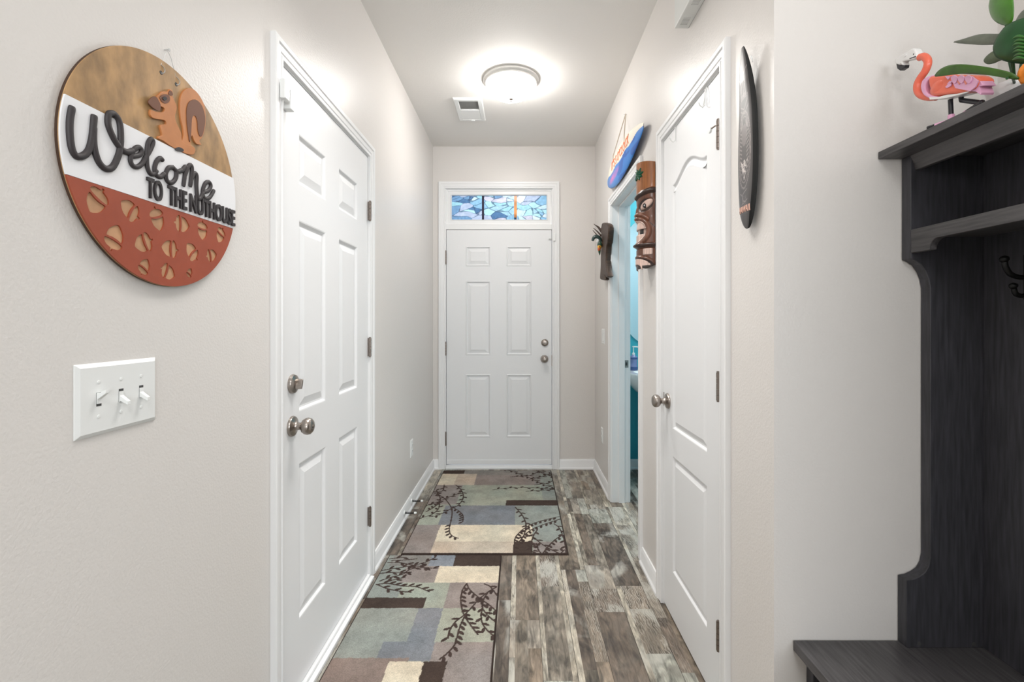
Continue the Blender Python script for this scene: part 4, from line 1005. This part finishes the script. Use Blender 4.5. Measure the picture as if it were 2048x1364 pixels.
for (x, y) in ((1838, 1287), (1947, 1288)):
    Yp_ = YF-.028; m = MB(); m.prism(circle(((x-CX)*Yp_/F, H+(CY-y)*Yp_/F), .0045, 16), Yp_-.0012, Yp_, lambda a, b, d: (a, d, b)); hb('screw_hole_cover', m, M['slot'], bevel=0)
m = MB(); m.box(XB, XB+.013, YN, YF, .452, 1.658); hb('back_panel', m, M['tree'])
m = MB(); m.box(.975, XB, YN+.028, YF-.028, 1.458, 1.476); sh = hb('shelf', m, M['tree_h'])
def apron():
    y0, y1 = YF-.028, YN+.028; P = [(y0, 1.476), (y0, 1.419)]
    P += [(y0-.052, 1.419)]+[(y0-.052-.022*(1-math.cos(q)), 1.419+.025*math.sin(q)) for q in np.linspace(.1, PI/2, 8)]
    P += [(y1+.074, 1.444)]+[(y1+.052+.022*(1-math.cos(q)), 1.419+.025*math.sin(q)) for q in np.linspace(PI/2, .1, 8)]+[(y1+.052, 1.419), (y1, 1.419), (y1, 1.476)]
    return P
m = MB(); m.prism(apron(), .957, .975, lambda a, b, d: (d, a, b)); hb('shelf_apron', m, M['tree_h'])
m = MB(); m.box(.685, XB+.013, YN-.03, YF, .427, .452); hb('bench_seat', m, M['tree_h'])
for ya, yb in ((YF-.028, YF), (YN, YN+.028)):
    m = MB(); m.box(.718, XB, ya, yb, 0, .427); hb('bench_side', m, M['tree'])
m = MB(); m.box(.735, .750, YN+.028, YF-.028, .06, .427); hb('bench_front', m, M['tree_h'])
m = MB(); m.box(.735, XB, YN+.028, YF-.028, .04, .06); hb('bench_bottom', m, M['tree_h'])
hk = MB(); yk = 1.045
hk.box(1.128, 1.135, yk-.014, yk+.014, 1.30, 1.40); 
hk.tube(smooth_line([(1.130, yk, 1.350), (1.105, yk, 1.349), (1.085, yk, 1.356), (1.074, yk, 1.372), (1.072, yk, 1.384)], 5), [.0055]*21, 10).ell((1.071, yk, 1.389), (.009, .009, .008))
hk.tube(smooth_line([(1.130, yk, 1.318), (1.112, yk, 1.308), (1.097, yk, 1.312), (1.092, yk, 1.324)], 5), [.0050]*16, 10).ell((1.091, yk, 1.330), (.008, .008, .007))
hb('coat_hook', hk, M['black_metal'], bevel=0, smooth=50)

# ------------------------------------------------------------------ brick-built flamingo on the crown
FX = .921
t = thing('toy_flamingo', (FX, 1.0, 1.676), 'right', 'coral and pink toy flamingo standing on the hall tree crown', 'toy')
def fp(a, b, w=0, X=FX):
    Y, z = RW(1740+a/4.263, b/4.263, X); return (1.0-Y, z-1.676, w)
M['coral'] = mat('coral_plastic', (.86, .17, .10), .22); M['pink'] = mat('pink_plastic', (.80, .42, .62), .25); M['toy_white'] = mat('white_toy_plastic', (.86, .85, .84), .22)
M['toy_black'] = mat('black_toy_plastic', (.02, .02, .025), .25); M['salmon'] = mat('salmon_plastic', (.86, .28, .22), .25)
def pl(name, P, w0, w1, m_, par, bevel=.0008, n=3):
    P2 = [fp(*p)[:2] for p in (smooth_loop(P, n) if n > 1 else P)]
    return plate(name, [P2], w1-w0, m_, par, w0, bevel, smooth=40)
hd = pl('head', [(247, 545), (243, 515), (262, 488), (325, 450), (385, 413), (412, 418), (428, 455), (424, 488), (385, 508), (322, 520), (305, 530), (312, 556)], -.009, .009, M['toy_white'], t, .003, 2)
pl('bill_tip', [(243, 543), (252, 585), (276, 602), (312, 578), (318, 554), (285, 560), (262, 546)], -.006, .006, M['toy_black'], hd, .001, 1)
m = MB(); e = fp(335, 472)[:2]
for s in (-1, 1): m.lathe([(.0005, s*.0085), (.0036, s*.0085), (.0036, s*.0112), (.0005, s*.0112)], 20, (e[0], e[1], 0))
m.build('eye_stud', M['toy_white'], hd, smooth=40)
m = MB(); e = fp(405, 462)[:2]; m.lathe([(.0005, .0088), (.0014, .0088), (.0014, .0096), (.0005, .0096)], 12, (e[0], e[1], 0)); m.build('eye', M['toy_black'], hd)
pl('cheek_line', [(370, 497), (422, 478), (424, 486), (372, 503)], .0085, .0095, M['toy_black'], hd, 0, 1)
m = MB(); m.tube([fp(*p) for p in smooth_line([(425, 488), (458, 482), (488, 508), (492, 550), (470, 608), (430, 665), (405, 720), (408, 775), (440, 812), (500, 828), (570, 825)], 6)], .0078, 20); nk = m.build('neck', M['coral'], t, smooth=50)
bd_ = MB(); c = fp(640, 735); bd_.ell(c, (.030, .0235, .020), 32, 20); bo = bd_.build('body', M['coral'], t, smooth=50)
pl('breast_rim', [(495, 790), (483, 740), (495, 690), (530, 658), (590, 640), (600, 650), (545, 685), (522, 735), (535, 785), (580, 812), (650, 826), (655, 838), (580, 846), (525, 822)], -.014, .014, M['pink'], t, .002, 3)
bw = pl('back_wing', [(560, 670), (640, 640), (760, 636), (880, 640), (960, 650), (1000, 690), (960, 760), (860, 790), (760, 800), (650, 812), (590, 800)], -.017, .0175, M['coral'], t, .005, 3)
wp = pl('wing_panel', [(785, 700), (830, 660), (955, 650), (1010, 690), (985, 740), (940, 778), (810, 752)], .0175, .0205, M['pink'], bw, .0006, 1)
for i, a in enumerate((812, 872, 935)):
    pl('feather', [(a-30, 660), (a, 640), (a+28, 660), (a+18, 700), (a, 712), (a-20, 695)], .0205, .0235, M['pink'], wp, .0006, 2)
for a in (848, 905):
    pl('feather_gap', [(a-20, 690), (a, 682), (a+20, 695), (a, 722)], .0205, .0217, M['salmon'], wp, 0, 1)
for P in ([(722, 742), (745, 718), (778, 712), (768, 735), (735, 752)], [(720, 650), (745, 680), (770, 650)], [(735, 720), (760, 690), (785, 690), (770, 712)]):
    pl('feather', P, .0175, .0205, M['pink'], bw, .0005, 1)
pl('tail', [(950, 650), (985, 672), (1028, 728), (990, 740), (1010, 790), (1000, 808), (955, 780), (930, 780), (900, 740)], -.012, .014, M['pink'], t, .001, 1)
pl('belly_plate', [(560, 826), (640, 826), (720, 806), (800, 800), (905, 775), (905, 786), (810, 812), (730, 832), (640, 846), (565, 850)], -.012, .015, M['toy_white'], t, .0008, 1)
pl('under_tail', [(740, 800), (820, 775), (900, 765), (900, 790), (820, 806)], -.010, .012, M['coral'], t, .0008, 1)
m = MB(); m.tube([fp(684, 815), fp(686, 850)], .0048, 12); m.build('upper_leg', M['toy_white'], t, smooth=40)
zf = .0045
a = fp(686, 850); b_ = fp(692, 985); m = MB(); m.tube([a, b_, (b_[0], zf+.008, 0)], .0045, 12); lg = m.build('leg', M['toy_black'], t, smooth=40)
ft = MB(); fx = b_[0]
for an in (-.45, 0, .45):
    d = (-math.cos(an), math.sin(an)); ft.tube([(fx, zf, 0), (fx+d[0]*.028, zf, d[1]*.028)], [.0042, .0038], 10)
ft.tube([(fx, zf, 0), (fx+.018, zf, 0)], .0038, 10); ft.tube([(fx, zf, 0), (fx, zf+.012, 0)], .006, 12)
fo = ft.build('foot', M['pink'], lg, smooth=40)
ft = MB()
for an in (-.45, 0, .45):
    d = (-math.cos(an), math.sin(an)); ft.tube([(fx+d[0]*.028, zf, d[1]*.028), (fx+d[0]*.042, zf-.0005, d[1]*.042)], .0036, 10)
ft.build('toes', M['toy_black'], lg, smooth=40)
p0, p1, p2 = fp(740, 855, -.010), fp(908, 876, -.010), fp(835, 920, -.010)
m = MB(); m.tube([p0, p1], .0048, 12); m.tube([fp(735, 820, -.010), p0], .0045, 12); m.ell(p1, (.006, .006, .006)); l2 = m.build('leg', M['toy_black'], t, smooth=40)
m = MB(); m.tube([p1, p2, (p2[0]-.012, max(p2[1]-.012, .012), -.010)], .0045, 12); m.build('shin', M['toy_black'], l2, smooth=40)
m = MB(); q = (p2[0]-.012, max(p2[1]-.012, .012), -.010); m.tube([q, (q[0]-.022, .006, -.010)], .005, 10).tube([q, (q[0]-.018, .005, -.022)], .004, 10); m.build('foot', M['pink'], l2, smooth=40)

# ------------------------------------------------------------------ potted plant
PX, PY = 1.020, .970
t = thing('potted_plant', (PX, PY, 1.676), 'right', 'green broad-leaved plant in a small white bowl on the hall tree crown', 'plant')
m = MB(); m.lathe([(.001, 0), (.030, 0), (.036, .010), (.044, .035), (.048, .059), (.045, .060), (.041, .038), (.001, .036)], 48); m.v = [(a, c, b) for a, b, c in m.v]; m.build('pot', M['ceramic'], t, smooth=40)
m = MB(); m.lathe([(.001, .050), (.043, .050), (.043, .046), (.001, .046)], 32); m.v = [(a, c, b) for a, b, c in m.v]; m.build('soil', mat('soil', (.04, .025, .015), .9, bump=.8), t)
def lp_(a, b, X):
    Y, z = RW(1740+a/4.263, b/4.263, X); return (PY-Y, z-1.676)
def leafmat(n, c): 
    m = mat(n, c, .32, var=.16, vscale=40, spec=.5); return m
GL = {'bright': leafmat('bright_leaf', (.055, .20, .012)), 'dark': leafmat('deep_green_leaf', (.012, .075, .018)), 'olive': leafmat('olive_leaf', (.045, .115, .012)), 'back': leafmat('grey_leaf_back', (.15, .17, .13)), 'backg': leafmat('olive_leaf_back', (.10, .14, .07))}
def leaf(P, X, m_, dome=.006, tilt=(0, 0)):
    Q = np.array([lp_(*p, X) for p in smooth_loop(P, 3)]); c = Q.mean(0); n = len(Q); vs = []; fs = []
    for k, s in enumerate((1, .86, .7, .5, .3, .12)):
        for q in Q:
            p = c+(q-c)*s; w = PX-X+dome*(1-s*s)+tilt[0]*(p[0]-c[0])+tilt[1]*(p[1]-c[1]); vs.append((p[0], p[1], w))
    for k in range(5): fs += [(k*n+i, k*n+(i+1) % n, (k+1)*n+(i+1) % n, (k+1)*n+i) for i in range(n)]
    fs.append(tuple(5*n+i for i in range(n)))
    m = MB(); m.add(vs, fs); o = m.build('leaf', m_, t, smooth=60); md = o.modifiers.new('thick', 'SOLIDIFY'); md.thickness = .0009; return o
leaf([(990, 30), (985, 90), (1005, 150), (1050, 190), (1120, 215), (1190, 215), (1240, 160), (1262, 60), (1250, -40), (1150, -80), (1040, -50)], .990, GL['bright'], .008, (.3, .1))
leaf([(1100, 470), (1095, 400), (1130, 310), (1200, 210), (1313, 150), (1400, 130), (1450, 300), (1400, 450), (1313, 540), (1200, 535), (1130, 505)], .975, GL['dark'], .008, (-.3, .1))
leaf([(710, 362), (800, 330), (930, 292), (1060, 288), (1150, 296), (1140, 368), (1000, 384), (880, 380)], 1.040, GL['back'], .003)
leaf([(968, 520), (990, 480), (1050, 435), (1110, 430), (1200, 480), (1215, 506), (1120, 515), (1060, 540), (1000, 548)], 1.030, GL['backg'], .003)
leaf([(615, 655), (660, 600), (740, 558), (830, 547), (940, 560), (1050, 585), (1140, 620), (1172, 665), (1140, 680), (1050, 650), (950, 640), (840, 632), (740, 632)], .888, GL['olive'], .005, (0, .5))
leaf([(1240, 190), (1290, 100), (1380, 50), (1440, 100), (1400, 200), (1300, 220)], 1.060, GL['back'], .003)
m = MB(); P0 = (0.0, .045, .0)
for a, b, X in ((1222, 520, .985), (1160, 212, .990), (1145, 330, 1.035), (1210, 500, 1.03), (1168, 668, .892), (1330, 210, 1.05)):
    e = lp_(a, b, X); mid = ((P0[0]+e[0])/2, max(e[1]*.6, .05), (PX-X)*.5); m.tube(smooth_line([P0, mid, (e[0], e[1], PX-X)], 6), .0022, 8)
m.build('stems', GL['dark'], t, smooth=50)
m = MB()
for k in range(7):
    b0 = (1215+10*(k % 2), 330+k*30); P = [(*lp_(b0[0], b0[1], .962), PX-.962), (*lp_(b0[0]+50, b0[1]-22, .958), PX-.958), (*lp_(b0[0]+110, b0[1]-10, .955), PX-.955)]
    m.tube(smooth_line(P, 5), [.0007+.0022*math.sin(PI*i/10) for i in range(11)], 8)
m.build('fern_fronds', mat('fern_green', (.03, .16, .02), .4), t, smooth=50)
# pumpkin
t = thing('toy_pumpkin', (.943, .846, 1.676), None, 'small orange ribbed pumpkin in front of the plant on the hall tree crown', 'pumpkin')
m = MB(); vs = []; fs = []; n = 96; mm = 20
for i in range(mm+1):
    ph = PI*i/mm
    for k in range(n):
        a = 2*PI*k/n; r_ = .036*(1-.13*abs(math.sin(a*5))**3+.03)*math.sin(ph)**.8; z = .027-.027*math.cos(ph)*(1-.16*math.exp(-(math.sin(ph)/.4)**2)); vs.append((r_*math.cos(a), r_*math.sin(a), z))
for i in range(mm): fs += [(i*n+k, i*n+(k+1) % n, (i+1)*n+(k+1) % n, (i+1)*n+k) for k in range(n)]
m.add(vs, fs); m.build('body', mat('orange_knit', (.90, .27, .02), .55, bump=.6, bscale=160), t, smooth=50)
m = MB(); m.tube([(0, 0, .048), (.002, 0, .056), (.006, .002, .064)], [.005, .004, .0045], 10); m.build('stem', mat('pumpkin_stem', (.10, .07, .03), .7), t, smooth=50)

# ------------------------------------------------------------------ bathroom
t = thing('pedestal_sink', (1.10, 3.75, 0), None, 'white pedestal sink in the bathroom beyond the doorway', 'sink')
def sup(cx, cy, a, b, z, n=48, e=.7):
    return [(cx+a*math.copysign(abs(math.cos(q))**e, math.cos(q)), cy+b*math.copysign(abs(math.sin(q))**e, math.sin(q)), z) for q in [2*PI*k/n for k in range(n)]]
def loft(m, R):
    n = len(R[0]); vs = [p for r in R for p in r]; fs = [(i*n+k, i*n+(k+1) % n, (i+1)*n+(k+1) % n, (i+1)*n+k) for i in range(len(R)-1) for k in range(n)]
    fs += [tuple(range(n-1, -1, -1)), tuple((len(R)-1)*n+k for k in range(n))]; m.add(vs, fs)
m = MB(); loft(m, [sup(0, .03, .10, .09, .66), sup(0, .02, .18, .15, .70), sup(0, 0, .235, .21, .76), sup(0, 0, .255, .235, .81), sup(0, 0, .26, .24, .845), sup(0, 0, .255, .235, .853), sup(0, -.03, .20, .15, .853), sup(0, -.03, .18, .13, .80), sup(0, -.03, .08, .06, .76)])
m.build('basin', M['ceramic'], t, smooth=50)
m = MB(); loft(m, [sup(0, .05, .14, .12, 0), sup(0, .05, .12, .10, .05), sup(0, .05, .085, .075, .3), sup(0, .05, .095, .085, .66)]); m.build('pedestal', M['ceramic'], t, smooth=50)
m = MB(); m.tube(smooth_line([(0, .18, .853), (0, .18, .93), (0, .13, .955), (0, .06, .93)], 5), .012, 14); m.build('faucet', M['nickel'], t, smooth=50)
t = thing('soap_dispenser', (.932, 3.88, .8535), None, 'small clear pump bottle of violet soap on the bathroom sink', 'bottle')
glass = mat('violet_soap', (.30, .36, .66), .1); glass.node_tree.nodes['Principled BSDF'].inputs['Transmission Weight'].default_value = .4
m = MB(); m.lathe([(.001, 0), (.030, 0), (.033, .006), (.033, .030), (.030, .034), (.030, .085), (.034, .092), (.032, .108), (.018, .122), (.012, .128), (.001, .128)], 32); m.build('bottle', glass, t, smooth=50)
nv = mat('navy_soap_label', (.04, .09, .25), .4)
for pr in ([(.0305, .006), (.0338, .006), (.0338, .030), (.0305, .030)], [(.031, .090), (.0348, .092), (.0335, .106), (.031, .106)]):
    m = MB(); m.lathe(pr, 32); m.build('blue_band', nv, t, smooth=50)
m = MB(); m.lathe([(.001, .128), (.012, .128), (.012, .142), (.004, .145), (.004, .188), (.010, .190), (.010, .198), (.001, .199)], 20).tube([(0, 0, .194), (.035, -.02, .192)], .005, 10); m.build('pump', M['plastic'], t, smooth=50)
t = thing('bathroom_mirror', (1.20, YE, 1.60), 'end', 'large rounded mirror above the bathroom sink', 'mirror')
def rrect(a, b, r, n=14):
    P = []
    for cx_, cy_, q0 in ((a-r, -b+r, -PI/2), (a-r, b-r, 0), (-a+r, b-r, PI/2), (-a+r, -b+r, PI)): P += [(cx_+r*math.cos(q0+PI/2*k/n), cy_+r*math.sin(q0+PI/2*k/n)) for k in range(n+1)]
    return P
plate('glass', [rrect(.315, .55, .25)], .006, M['mirror'], t, .003)
